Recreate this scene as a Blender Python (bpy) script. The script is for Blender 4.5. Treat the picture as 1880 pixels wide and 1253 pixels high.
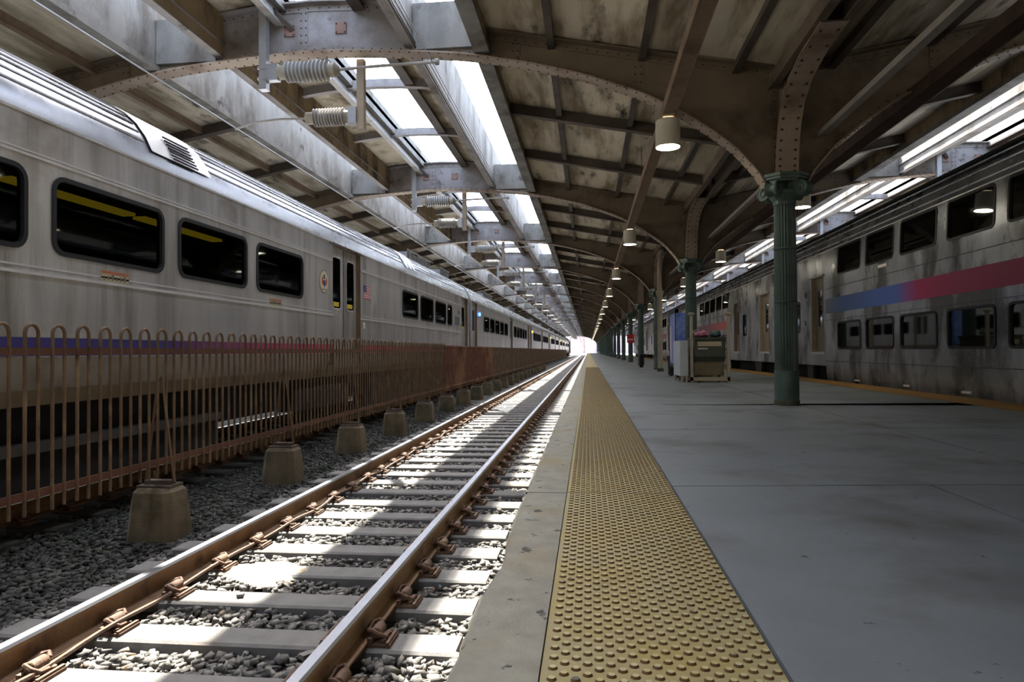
import bpy, math, random
import numpy as np
from mathutils import Vector, Matrix
random.seed(7); rng = np.random.default_rng(11)
for o in list(bpy.data.objects): bpy.data.objects.remove(o)
S = bpy.context.scene
COL = S.collection
PI = math.pi

# ------------------------------------------------------------------ camera
F = 1253.0; CAMZ = 0.84; ROLL = 0.007
dx, dy = 1080 - 940, -(644 - 626.5)
c_, s_ = math.cos(ROLL), math.sin(ROLL)
ux, uy = c_*dx + s_*dy, -s_*dx + c_*dy
yaw = math.atan(ux/F); pitch = math.atan(-uy/math.hypot(F, ux))
fw = Vector((-math.sin(yaw)*math.cos(pitch), math.cos(yaw)*math.cos(pitch), math.sin(pitch)))
rt = Vector((math.cos(yaw), math.sin(yaw), 0)); up = rt.cross(fw)
r2 = c_*rt - s_*up; u2 = c_*up + s_*rt
cam = bpy.data.cameras.new('camera'); co = bpy.data.objects.new('camera', cam); COL.objects.link(co)
cam.sensor_width = 36; cam.lens = F/1880*36; cam.clip_end = 2000; cam.clip_start = 0.05
co.matrix_world = Matrix(((r2.x, u2.x, -fw.x, 0), (r2.y, u2.y, -fw.y, 0), (r2.z, u2.z, -fw.z, CAMZ), (0, 0, 0, 1)))
S.camera = co

# ------------------------------------------------------------------ light and exposure
S.view_settings.view_transform = 'Standard'; S.view_settings.look = 'None'
S.view_settings.gamma = 1; S.view_settings.use_curve_mapping = False
S.view_settings.exposure = 1.5
W = bpy.data.worlds.new('world'); S.world = W; W.use_nodes = True
wn = W.node_tree.nodes; wl = W.node_tree.links; wn.clear()
sky = wn.new('ShaderNodeTexSky'); sky.sky_type = 'NISHITA'; sky.sun_disc = False
sky.sun_elevation = math.radians(57); sky.sun_rotation = math.radians(-22)
sky.air_density = 1.0; sky.dust_density = 2.5; sky.ozone_density = 1.0
bg = wn.new('ShaderNodeBackground'); bg.inputs[1].default_value = 0.62
wo = wn.new('ShaderNodeOutputWorld'); hs = wn.new('ShaderNodeHueSaturation'); hs.inputs['Saturation'].default_value = .72
wl.new(sky.outputs[0], hs.inputs['Color']); wl.new(hs.outputs[0], bg.inputs[0]); wl.new(bg.outputs[0], wo.inputs[0])
SUNV = Vector((-0.24, 0.50, 1.0)).normalized()
sl = bpy.data.lights.new('sun', 'SUN'); sl.energy = 14.5; sl.angle = 0.012; sl.color = (1, .95, .86)
so = bpy.data.objects.new('sun', sl); COL.objects.link(so); so.location = (-30, 60, 120)
so.rotation_euler = (-SUNV).to_track_quat('-Z', 'Y').to_euler()
cy = S.cycles
cy.max_bounces = 10; cy.diffuse_bounces = 8; cy.glossy_bounces = 4; cy.transparent_max_bounces = 8; cy.transmission_bounces = 3
cy.caustics_reflective = True; cy.blur_glossy = 1.0; cy.caustics_refractive = False; cy.use_denoising = True
cy.sample_clamp_indirect = 6

# ------------------------------------------------------------------ materials
def hx(h): 
    h = h.lstrip('#'); v = [int(h[i:i+2], 16)/255 for i in (0, 2, 4)]
    return tuple((x/12.92 if x <= .04045 else ((x+.055)/1.055)**2.4) for x in v) + (1,)
MATS = {}
def mat(name, c1, c2=None, scale=2.0, stretch=(1, 1, 1), rough=.75, rough2=None, metal=0.0, bump=0.0, bscale=30.0,
        c3=None, s3=.6, st3=(1, 1, 1), lo3=.5, hi3=.7, c4=None, s4=8., lo4=.6, hi4=.7, st4=(1, 1, 1), spec=.4, gain=1.0):
    hc = lambda h: tuple(q*gain for q in hx(h)[:3]) + (1,)
    m = bpy.data.materials.new(name); m.use_nodes = True; MATS[name] = m
    n = m.node_tree.nodes; l = m.node_tree.links; b = n['Principled BSDF']
    b.inputs['Metallic'].default_value = metal; b.inputs['Roughness'].default_value = rough
    b.inputs['Specular IOR Level'].default_value = spec
    g = n.new('ShaderNodeNewGeometry')
    def noise(sc, st, det=5):
        mp = n.new('ShaderNodeMapping'); mp.inputs['Scale'].default_value = st; l.new(g.outputs['Position'], mp.inputs[0])
        t = n.new('ShaderNodeTexNoise'); t.inputs['Scale'].default_value = sc; t.inputs['Detail'].default_value = det
        t.inputs['Roughness'].default_value = .62
        l.new(mp.outputs[0], t.inputs['Vector']); return t
    def ramp(t, a, b_, ca=(0, 0, 0, 1), cb=(1, 1, 1, 1)):
        r = n.new('ShaderNodeValToRGB'); e = r.color_ramp.elements
        e[0].position = a; e[1].position = b_; e[0].color = ca; e[1].color = cb; l.new(t.outputs[0], r.inputs[0]); return r
    out = None
    if c2 is None:
        b.inputs['Base Color'].default_value = hc(c1)
    else:
        t = noise(scale, stretch); r = ramp(t, .32, .68, hc(c1), hc(c2)); out = r.outputs[0]
        if rough2 is not None:
            mr = n.new('ShaderNodeMapRange'); mr.inputs[1].default_value = .3; mr.inputs[2].default_value = .7
            mr.inputs[3].default_value = rough; mr.inputs[4].default_value = rough2
            l.new(t.outputs[0], mr.inputs[0]); l.new(mr.outputs[0], b.inputs['Roughness'])
    for cc, ss, st, lo, hi in ((c3, s3, st3, lo3, hi3), (c4, s4, st4, lo4, hi4)):
        if cc is None: continue
        r = ramp(noise(ss, st, 7), lo, hi)
        mx = n.new('ShaderNodeMix'); mx.data_type = 'RGBA'; l.new(r.outputs[0], mx.inputs[0])
        if out is None: mx.inputs[6].default_value = hc(c1)
        else: l.new(out, mx.inputs[6])
        mx.inputs[7].default_value = hc(cc); out = mx.outputs[2]
    if out is not None: l.new(out, b.inputs['Base Color'])
    if bump:
        bt = noise(bscale, (1, 1, 1), 4); bp = n.new('ShaderNodeBump'); bp.inputs['Strength'].default_value = bump
        bp.inputs['Distance'].default_value = .02
        l.new(bt.outputs[0], bp.inputs['Height']); l.new(bp.outputs[0], b.inputs['Normal'])
    return m
def emis(name, c, st):
    m = bpy.data.materials.new(name); m.use_nodes = True; MATS[name] = m
    b = m.node_tree.nodes['Principled BSDF']; b.inputs['Base Color'].default_value = hx(c)
    b.inputs['Emission Color'].default_value = hx(c); b.inputs['Emission Strength'].default_value = st
    return m
def glass(name, tint, fres=1.4, base=.04):
    m = bpy.data.materials.new(name); m.use_nodes = True; MATS[name] = m
    n = m.node_tree.nodes; l = m.node_tree.links; n.clear()
    o = n.new('ShaderNodeOutputMaterial'); t = n.new('ShaderNodeBsdfTransparent'); t.inputs[0].default_value = hx(tint)
    g = n.new('ShaderNodeBsdfGlossy'); g.inputs['Roughness'].default_value = .03; g.inputs[0].default_value = (.22, .24, .24, 1)
    fr = n.new('ShaderNodeFresnel'); fr.inputs[0].default_value = fres
    mx = n.new('ShaderNodeMixShader'); l.new(fr.outputs[0], mx.inputs[0]); l.new(t.outputs[0], mx.inputs[1]); l.new(g.outputs[0], mx.inputs[2])
    l.new(mx.outputs[0], o.inputs[0]); return m

mat('platform_concrete', '#646a6e', '#767b7d', 1.3, rough=.6, rough2=.8, bump=.12, bscale=60, c3='#504f4a', s3=.9, lo3=.5, hi3=.7, c4='#3f4145', s4=6.5, lo4=.665, hi4=.68, gain=1.0)
mat('edge_concrete', '#807d72', '#929082', 7, rough=.85, bump=.35, bscale=80, c3='#8a7b58', s3=1.3, lo3=.5, hi3=.72, c4='#44423f', s4=8.5, lo4=.62, hi4=.65, gain=.9)
mat('tactile_base', '#928966', '#998d5c', 6, rough=.75, bump=.15, bscale=80, c3='#97823c', s3=1.5, lo3=.45, hi3=.75, c4='#5e5850', s4=10, lo4=.66, hi4=.70, gain=.95)
mat('tactile_side_shaded', '#6f5226', '#5c4422', 12, rough=.7, gain=.85)  # orange-brown dome sides, with the shadow on them darkened into the colour
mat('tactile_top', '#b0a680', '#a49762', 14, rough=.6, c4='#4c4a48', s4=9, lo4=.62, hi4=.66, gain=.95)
mat('yellow_edge', '#8f6624', '#9c7430', 4, rough=.75, c3='#7d5f2e', s3=2, lo3=.5, hi3=.7, gain=.9)
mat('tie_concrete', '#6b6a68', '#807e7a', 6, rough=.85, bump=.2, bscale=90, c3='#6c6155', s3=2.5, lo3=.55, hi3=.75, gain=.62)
mat('rail_rust', '#6e5136', '#85694b', 5, stretch=(1, .6, 1), rough=.75, bump=.25, bscale=50, c3='#3a2416', s3=3, lo3=.55, hi3=.7, gain=.82)
mat('rail_top', '#8f9299', '#7f8188', 3, rough=.27, rough2=.4, metal=1)
mat('clip_rust', '#694d39', '#533a2a', 9, rough=.8, bump=.3, bscale=60, c3='#846a52', s3=6, lo3=.5, hi3=.7, gain=.72)
mat('ballast_bed', '#35332f', '#4d4a45', 20, rough=.95, bump=1.0, bscale=26, c4='#6b6760', s4=22, lo4=.55, hi4=.65, gain=.75)
mat('stone', '#63605b', '#807c76', 14, rough=.9, bump=.2, bscale=120, c3='#575551', s3=11, lo3=.48, hi3=.6, c4='#8a7560', s4=9, lo4=.62, hi4=.68, gain=.78)
mat('stone_sand', '#8c7f6b', '#9d907b', 14, rough=.95, bump=.4, bscale=90)
mat('stone_shaded', '#42423e', '#5a5953', 14, rough=.92, bump=.2, bscale=120, c3='#30312d', s3=11, lo3=.48, hi3=.6, c4='#3a452e', s4=2.2, lo4=.55, hi4=.7, gain=.8)  # darker copy of stone: shade beside the fence painted in, plus green moss
mat('fence_rust', '#6b5740', '#54402f', 6, stretch=(1, 1, .5), rough=.85, bump=.25, bscale=60, c3='#7d6a4f', s3=4, lo3=.5, hi3=.68, c4='#40281e', s4=3, lo4=.58, hi4=.68, gain=.9)
mat('fence_red', '#573627', '#66432f', 5, rough=.85, bump=.2, bscale=60, c3='#55301f', s3=3, lo3=.5, hi3=.7, gain=.72)
mat('fence_dark', '#4a2c20', '#6b4028', 4, rough=.88, c3='#7d5a3c', s3=.5, lo3=.5, hi3=.6)
mat('plate_brown', '#453b33', '#564a40', 5, rough=.8)
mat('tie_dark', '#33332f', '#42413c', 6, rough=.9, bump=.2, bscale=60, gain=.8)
mat('footing', '#5c5240', '#6b604b', 6, rough=.92, bump=.4, bscale=40, c3='#43412f', s3=2.5, lo3=.48, hi3=.66, c4='#584830', s4=5, lo4=.6, hi4=.72, gain=.85)
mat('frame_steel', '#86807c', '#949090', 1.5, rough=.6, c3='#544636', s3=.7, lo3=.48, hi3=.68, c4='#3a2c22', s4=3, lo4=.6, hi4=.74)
mat('frame_sooty_shade', '#5b5144', '#695e50', 1.4, rough=.6, c3='#3a3026', s3=.9, lo3=.5, hi3=.7, c4='#6b4a30', s4=3, lo4=.62, hi4=.74, gain=1.25)  # same paint as frame_steel, with soot and shade beyond the skylight painted in
mat('flange_paint', '#85776a', '#97897b', 2.5, rough=.65, c3='#614a38', s3=1.5, lo3=.5, hi3=.72, c4='#3a2f27', s4=5, lo4=.62, hi4=.72, gain=1.1)
mat('dark_steel', '#453d36', '#5a5047', 1.6, rough=.65, c3='#2f2a26', s3=1.4, lo3=.5, hi3=.72, c4='#70503a', s4=3, lo4=.64, hi4=.74)
mat('rust_plate', '#8f7468', '#7c6054', 8, rough=.85)
mat('pale_paint', '#a9a7a4', '#b9b7b3', 2, rough=.6, c3='#857c72', s3=2, lo3=.52, hi3=.7)
mat('rivet', '#3a3029', rough=.6)
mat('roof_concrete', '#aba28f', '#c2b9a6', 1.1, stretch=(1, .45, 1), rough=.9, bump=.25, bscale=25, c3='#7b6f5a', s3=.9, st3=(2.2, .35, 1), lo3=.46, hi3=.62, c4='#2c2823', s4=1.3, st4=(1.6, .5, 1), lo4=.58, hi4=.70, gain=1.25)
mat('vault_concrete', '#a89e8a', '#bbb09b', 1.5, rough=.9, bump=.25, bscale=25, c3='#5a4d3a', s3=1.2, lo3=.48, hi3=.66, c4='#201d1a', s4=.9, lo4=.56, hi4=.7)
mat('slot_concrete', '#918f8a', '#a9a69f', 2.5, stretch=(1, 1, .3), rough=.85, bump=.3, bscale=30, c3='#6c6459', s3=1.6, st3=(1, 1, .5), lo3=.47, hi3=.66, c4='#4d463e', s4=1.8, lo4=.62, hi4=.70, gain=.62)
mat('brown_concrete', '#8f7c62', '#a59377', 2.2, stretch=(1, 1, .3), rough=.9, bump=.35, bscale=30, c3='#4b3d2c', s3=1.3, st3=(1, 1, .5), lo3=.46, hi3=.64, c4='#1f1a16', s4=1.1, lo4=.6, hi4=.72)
mat('trough_brown', '#75624f', '#87745f', 3, rough=.8, c3='#57422f', s3=1.5, lo3=.5, hi3=.7)
mat('trough_dark', '#3e2f28', '#54443a', 3, rough=.8)
mat('conduit_grey', '#85817b', '#96918a', 3, rough=.6)
mat('column_green', '#34433f', '#404f4a', 3, rough=.5, c3='#28322e', s3=1.5, lo3=.5, hi3=.7, gain=1.5)
mat('column_base_wear', '#4d4a3a', '#3a3a30', 6, rough=.8)
mat('lamp_white', '#c9c6b8', '#bdb9aa', 4, rough=.45)
emis('lamp_lens', '#fff6e2', 42.0)
mat('galvanised', '#9a9da0', '#abaeb2', 5, rough=.45, metal=.7)
mat('insulator', '#aaa8a4', '#989692', 4, rough=.25)
mat('insulator_cap', '#8a8272', '#a09888', 6, rough=.6)
mat('wire', '#5a544c', rough=.5, metal=.6)
mat('train_steel', '#c4c4c6', '#dedddc', 1.2, stretch=(1, 1.8, .35), rough=.27, rough2=.42, metal=.68, bump=.05, bscale=1.6, c3='#9c9992', s3=1.1, st3=(1, 3, .3), lo3=.5, hi3=.72, c4='#a5988a', s4=.9, lo4=.58, hi4=.75, st4=(1, .8, 1))
mat('train_steel_worn', '#86888b', '#c9cdd2', 1.3, stretch=(1, .9, .4), rough=.2, rough2=.46, metal=.8, bump=.12, bscale=2.2, c3='#63625f', s3=.9, st3=(1, .9, .4), lo3=.5, hi3=.6, gain=1.0)
mat('train_trim', '#d2d2d2', '#e2e1e0', 2, stretch=(1, 2, 1), rough=.3, rough2=.4, metal=.35)
mat('train_roof', '#a3a6ac', '#bfc2c8', 2, stretch=(1, 1, 1), rough=.22, rough2=.36, metal=.92, gain=.72)
mat('train_beige', '#9c8f78', '#8d8270', 3, rough=.5)
mat('lip_brown', '#6f624f', '#7d6f5a', 4, rough=.6)
mat('skirt_grey', '#98938c', '#8a847b', 3, rough=.5, c3='#786d60', s3=1.5, lo3=.52, hi3=.7, gain=.85)
mat('door_bronze', '#7c6c58', '#6b5d4c', 3, rough=.38, metal=.8)
mat('rubber', '#17181b', rough=.5)
mat('interior_dark', '#1b1c1d', rough=.8)
mat('seat_fabric', '#23262c', rough=.9)
mat('under_black', '#191817', '#26231f', 5, rough=.85, gain=.4)
mat('tread_plate', '#34322d', '#423f38', 8, rough=.6)
emis('cabin_yellow', '#b89a20', .55)
emis('sign_orange', '#ff5a1e', 1.6)
emis('marker_amber', '#ffb020', 8.0)
emis('marker_blue', '#3060ff', 6.0)
glass('window_glass', '#4c4e4c')
mat('cream', '#cfc6a4', rough=.6); mat('seal_ring', '#77796a', rough=.6)
mat('red_paint', '#b03030', rough=.55); mat('white_paint', '#d9d4cf', rough=.55); mat('navy_paint', '#2c2f70', rough=.55)
mat('notice_paper', '#b8ad92', '#a79c82', 8, rough=.7); mat('notice_ink', '#6d6956', rough=.7); mat('notice_red', '#b0694c', rough=.7)
mat('sticker_yellow', '#d8c23a', rough=.5)
mat('grey_ink', '#55585b', rough=.6)
mat('hopper_grey', '#3c4038', '#474a41', 4, rough=.55); mat('belly_tan', '#6e634c', '#7b705a', 4, rough=.7)
mat('cart_frame', '#9a917c', '#a89f8a', 5, rough=.6); mat('cabinet_white', '#a9b1b2', '#bcc3c4', 3, rough=.5)
mat('bag_pink', '#a86a80', '#8c5068', 8, rough=.6); mat('bag_teal', '#3c5c5c', rough=.6)
mat('poster_blue', '#4058a8', '#7a8ec8', 3, stretch=(1, 1, 1.2), rough=.35); mat('poster_pale', '#c6c2d4', '#8a86b0', 4, rough=.4)
mat('bin_black', '#141617', rough=.5); mat('sign_red', '#b82a26', rough=.5)
mat('post_beige', '#9a8d7c', '#a89b88', 4, rough=.65)
mat('far_ground', '#b9b3a6', '#c9c3b6', .4, rough=.95); mat('bark', '#6e5c56', '#5c4a44', 3, rough=.95)
mat('hill', '#8f868e', '#746b76', .25, stretch=(1.5, 1, .3), rough=.95)
mat('joint_dark', '#3b3a37', rough=.95)
def stripe_mat(name, stops):
    m = bpy.data.materials.new(name); m.use_nodes = True; MATS[name] = m
    n = m.node_tree.nodes; l = m.node_tree.links; b = n['Principled BSDF']; b.inputs['Roughness'].default_value = .4
    tc = n.new('ShaderNodeTexCoord'); sp = n.new('ShaderNodeSeparateXYZ'); l.new(tc.outputs['Object'], sp.inputs[0])
    y0, y1 = stops[0][0], stops[-1][0]
    mr = n.new('ShaderNodeMapRange'); mr.inputs[1].default_value = y0; mr.inputs[2].default_value = y1; l.new(sp.outputs[1], mr.inputs[0])
    r = n.new('ShaderNodeValToRGB'); e = r.color_ramp.elements
    while len(e) < len(stops): e.new(.5)
    for k, (y, c) in enumerate(stops): e[k].position = (y-y0)/(y1-y0); e[k].color = hx(c)
    l.new(mr.outputs[0], r.inputs[0]); l.new(r.outputs[0], b.inputs['Base Color'])
stripe_mat('stripe_left', [(0, '#37307c'), (7.6, '#37307c'), (9.8, '#a83a6e'), (12.5, '#c04a62'), (26, '#b8584a')])
stripe_mat('stripe_right', [(0, '#b01c4e'), (16.2, '#a01c54'), (17.2, '#3e5aa4'), (20.5, '#3c62a2'), (21.4, '#6b7f96'), (22.0, '#85898c')])
stripe_mat('stripe_right_far', [(0, '#8a8a90'), (8.3, '#8a8a90'), (8.6, '#a8483e'), (14, '#a03a48'), (22, '#4a4a90')])

# ------------------------------------------------------------------ mesh builder
class MB:
    def __init__(s): s.v = []; s.f = []; s.m = []; s.sm = []
    def add(s, verts, faces, m=None, smooth=False):
        b = len(s.v); s.v.extend(tuple(p) for p in verts)
        for f in faces: s.f.append(tuple(b+i for i in f)); s.m.append(m); s.sm.append(smooth)
        return s
    def merge(s, o, m=None, off=(0, 0, 0)):
        b = len(s.v); s.v.extend((p[0]+off[0], p[1]+off[1], p[2]+off[2]) for p in o.v)
        for f, mm, sm in zip(o.f, o.m, o.sm): s.f.append(tuple(b+i for i in f)); s.m.append(mm or m); s.sm.append(sm)
        return s
    def box(s, x0, x1, y0, y1, z0, z1, m=None, bev=0):
        if bev:
            b = bev; pr = [(x0+b, z0), (x1-b, z0), (x1, z0+b), (x1, z1-b), (x1-b, z1), (x0+b, z1), (x0, z1-b), (x0, z0+b)]
            return s.prism(pr, 'y', y0, y1, m)
        v = [(x, y, z) for z in (z0, z1) for y in (y0, y1) for x in (x0, x1)]
        return s.add(v, [(0, 2, 3, 1), (4, 5, 7, 6), (0, 1, 5, 4), (2, 6, 7, 3), (0, 4, 6, 2), (1, 3, 7, 5)], m)
    def prism(s, pr, ax, a, b, m=None, smooth=False, cap=True):
        n = len(pr); f3 = {'y': lambda p, t: (p[0], t, p[1]), 'x': lambda p, t: (t, p[0], p[1]), 'z': lambda p, t: (p[0], p[1], t)}[ax]
        v = [f3(p, a) for p in pr] + [f3(p, b) for p in pr]
        s.add(v, [(i, (i+1) % n, n+(i+1) % n, n+i) for i in range(n)], m, smooth)
        if cap: s.add(v, [tuple(range(n-1, -1, -1)), tuple(range(n, 2*n))], m)
        return s
    def tube(s, pts, r, n=8, m=None, cap=True, smooth=True):
        pts = [Vector(p) for p in pts]; rs = r if isinstance(r, (list, tuple)) else [r]*len(pts)
        vs = []; prev = None
        for i, p in enumerate(pts):
            t = (pts[min(i+1, len(pts)-1)] - pts[max(i-1, 0)]).normalized()
            if prev is None: a = t.orthogonal().normalized()
            else: a = (prev - t*prev.dot(t)).normalized()
            prev = a; bb = t.cross(a)
            for k in range(n):
                th = 2*PI*k/n; vs.append(p + a*(math.cos(th)*rs[i]) + bb*(math.sin(th)*rs[i]))
        fs = [(i*n+k, i*n+(k+1) % n, (i+1)*n+(k+1) % n, (i+1)*n+k) for i in range(len(pts)-1) for k in range(n)]
        s.add(vs, fs, m, smooth)
        if cap: s.add(vs, [tuple(range(n-1, -1, -1)), tuple(range((len(pts)-1)*n, len(pts)*n))], m)
        return s
    def lathe(s, prof, n=24, c=(0, 0, 0), ax='z', m=None, flute=None, cap=True, smooth=True):
        vs = []
        for (r, h) in prof:
            for k in range(n):
                th = 2*PI*k/n; rr = r*(1 - (flute if (flute and k % 2) else 0))
                a, b = rr*math.cos(th), rr*math.sin(th)
                vs.append({'z': (c[0]+a, c[1]+b, c[2]+h), 'x': (c[0]+h, c[1]+a, c[2]+b), 'y': (c[0]+b, c[1]+h, c[2]+a)}[ax])
        L = len(prof)
        s.add(vs, [(i*n+k, i*n+(k+1) % n, (i+1)*n+(k+1) % n, (i+1)*n+k) for i in range(L-1) for k in range(n)], m, smooth)
        if cap: s.add(vs, [tuple(range(n-1, -1, -1)), tuple(range((L-1)*n, L*n))], m)
        return s
    def build(s, name, m, parent=None, org=(0, 0, 0), loc=None, ang=35):
        me = bpy.data.meshes.new(name)
        if any(org): vv = [(p[0]-org[0], p[1]-org[1], p[2]-org[2]) for p in s.v]
        else: vv = s.v
        me.from_pydata(vv, [], s.f)
        names = []
        def idx(q):
            q = q or m
            if q not in names: names.append(q); me.materials.append(MATS[q])
            return names.index(q)
        ids = [idx(q) for q in s.m]
        me.polygons.foreach_set('material_index', ids)
        if any(s.sm):
            me.polygons.foreach_set('use_smooth', s.sm)
            try: me.set_sharp_from_angle(angle=math.radians(ang))
            except Exception: pass
        me.update()
        o = bpy.data.objects.new(name, me); COL.objects.link(o)
        if parent is not None: o.parent = parent
        o.location = loc if loc is not None else (org if parent is None else (0, 0, 0))
        return o
def ring_rect(y0, y1, z0, z1, r, n=4):
    pts = []
    for cy_, cz, a0 in ((y1-r, z1-r, 0), (y0+r, z1-r, PI/2), (y0+r, z0+r, PI), (y1-r, z0+r, 1.5*PI)):
        for k in range(n+1):
            a = a0 + PI/2*k/n; pts.append((cy_+r*math.cos(a), cz+r*math.sin(a)))
    return pts
def empty(name, label, cat, loc=(0, 0, 0), group=None):
    o = bpy.data.objects.new(name, None); COL.objects.link(o); o.location = loc; o.empty_display_size = .2
    o['label'] = label; o['category'] = cat
    if group: o['group'] = group
    return o
def tag(o, label, cat, group=None, kind=None):
    o['label'] = label; o['category'] = cat
    if group: o['group'] = group
    if kind: o['kind'] = kind
    return o
def struct(o): o['kind'] = 'structure'; return o
def copy_tree(o, parent=None):
    c = o.copy(); COL.objects.link(c)
    if parent is not None: c.parent = parent
    for ch in list(KIDS.get(o.name, [])): copy_tree(ch, c)
    return c
KIDS = {}
def index_kids():
    KIDS.clear()
    for o in bpy.data.objects:
        if o.parent: KIDS.setdefault(o.parent.name, []).append(o)
ORD = ['first', 'second', 'third', 'fourth', 'fifth', 'sixth', 'seventh', 'eighth', 'ninth', 'tenth', 'eleventh', 'twelfth',
       'thirteenth', 'fourteenth', 'fifteenth', 'sixteenth', 'seventeenth', 'eighteenth', 'nineteenth', 'twentieth']
def copies(o, locs, labf, group):
    """place o at locs[0], copies (with their parts) at the rest"""
    index_kids(); res = []
    for i, p in enumerate(locs):
        c = o if i == 0 else copy_tree(o)
        c.location = p; c['label'] = labf(i); c['group'] = group; res.append(c)
    return res

# ------------------------------------------------------------------ layout constants
YF0, DYF, NF = 10.66, 9.5, 24            # first arch, spacing, number of arches
FY = [YF0 + DYF*k for k in range(NF)]
YEND = FY[-1] + .3
SPC, SPW = -4.4, 14.72                   # span centre, span width
XC = 2.96                                # platform column line
YS = -14.0

# ------------------------------------------------------------------ setting: ground, platform
g = MB(); g.box(-60, 6.3, YS, 320, -1.3, -.765, 'ballast_bed')
struct(g.build('ground', 'ballast_bed'))
g = MB(); g.box(6.3, 40, YS, 320, -1.3, -.775); struct(g.build('ground', 'ballast_bed'))
# platform body and slabs with open joints
p = MB(); p.box(-.30, 6.30, YS, YEND+6, -1.2, -.016, 'joint_dark')
ybr = [YS, -9, -4, .6, 4.3, 7.32, 10.62] ; y = 10.62
while y < YEND+3: y += 3.17; ybr.append(y)
g_ = .009
def slab(x0, x1, ya, yb, sk=0.0):
    v = []
    for z in (-.018, 0): v += [(x0+g_, ya+g_+sk*(x0-.5), z), (x1-g_, ya+g_+sk*(x1-.5), z), (x1-g_, yb-g_+sk*(x1-.5), z), (x0+g_, yb-g_+sk*(x0-.5), z)]
    p.add(v, [(4, 5, 6, 7), (0, 1, 5, 4), (1, 2, 6, 5), (2, 3, 7, 6), (3, 0, 4, 7)], 'platform_concrete')
for a, b in zip(ybr[:-1], ybr[1:]):
    if b < 4.5: xs = [.5, 2.08, 3.12, 5.62]
    else: xs = [.5, 3.12, 5.62]
    for x0, x1 in zip(xs[:-1], xs[1:]): slab(x0, x1, a, b, .17 if False else .1*(1 if b < 12 else 0))
struct(p.build('floor', 'platform_concrete'))
# left coping: worn edge
e = MB(); ys = np.concatenate([np.arange(YS, 0, 1.0), np.arange(0, 14, .06), np.arange(14, YEND+6, .7)])
jag = rng.normal(0, .005, len(ys)) + .004*np.sin(ys*1.7) + .003*np.sin(ys*5.1+1)
jag = np.where(np.abs(ys-2.75) < .35, jag-.035*(1-np.abs(ys-2.75)/.35), jag)
pv = []
for yy, j in zip(ys, jag):
    pv += [(-.38-.0-j*.9, yy, -.34), (-.385-j, yy, -.03), (-.36-j*.6, yy, 0), (-.135, yy, 0), (-.135, yy, -.34)]
n = len(ys)
fs = [(i*5+k, i*5+k+1, (i+1)*5+k+1, (i+1)*5+k) for i in range(n-1) for k in range(4)]
e.add(pv, [f[::-1] for f in fs], 'edge_concrete')
for yj in (4.05, 10.4, 16.7, 23.0, 29.4): e.box(-.378, -.136, yj-.006, yj+.006, -.02, .0008, 'joint_dark')
e.add(pv, [(0, 1, 2, 3, 4)])
struct(e.build('trim_1', 'edge_concrete'))
e = MB(); e.box(-.31, -.29, YS, YEND+6, -1.2, -.3); struct(e.build('trim_2', 'edge_concrete'))
# tactile strip with truncated domes
t = MB(); t.box(-.13, .495, YS, YEND+6, -.02, .003, 'tactile_base')
P = .061; rows = []
def dome(x, y, seg, hh=.0062):
    r0, r1 = .0138, .0095
    vs = [(x+r0*math.cos(2*PI*k/seg), y+r0*math.sin(2*PI*k/seg), .003) for k in range(seg)] + \
         [(x+r1*math.cos(2*PI*k/seg), y+r1*math.sin(2*PI*k/seg), .003+hh) for k in range(seg)]
    t.add(vs, [(k, (k+1) % seg, seg+(k+1) % seg, seg+k) for k in range(seg)], 'tactile_side_shaded', True)
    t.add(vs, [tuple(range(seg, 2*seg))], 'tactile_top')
y = 1.2; r = 0
while y < 34:
    for i in range(10):
        x = -.10 + i*P + (r % 2)*P/2
        dome(x, y, 12 if y < 4 else (8 if y < 9 else 6))
    y += P/2; r += 1
for yj in (4.06, 10.4, 16.7, 23.0, 29.4): t.box(-.128, .494, yj-.006, yj+.006, .0, .0036, 'joint_dark')
struct(t.build('trim_3', 'tactile_base'))
e = MB(); e.box(5.63, 6.36, YS, YEND+6, -.3, .004, 'yellow_edge')
for i in range(22):
    pass
struct(e.build('trim_4', 'yellow_edge'))
b = MB(); b.box(-60, 40, YS-.4, YS, -1.2, 8.0); struct(b.build('wall_rear', 'roof_concrete'))
# outside beyond the shed
o = MB(); o.box(-60, 60, YEND+6, 520, -1.0, -.70); struct(o.build('terrain', 'far_ground'))

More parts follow.
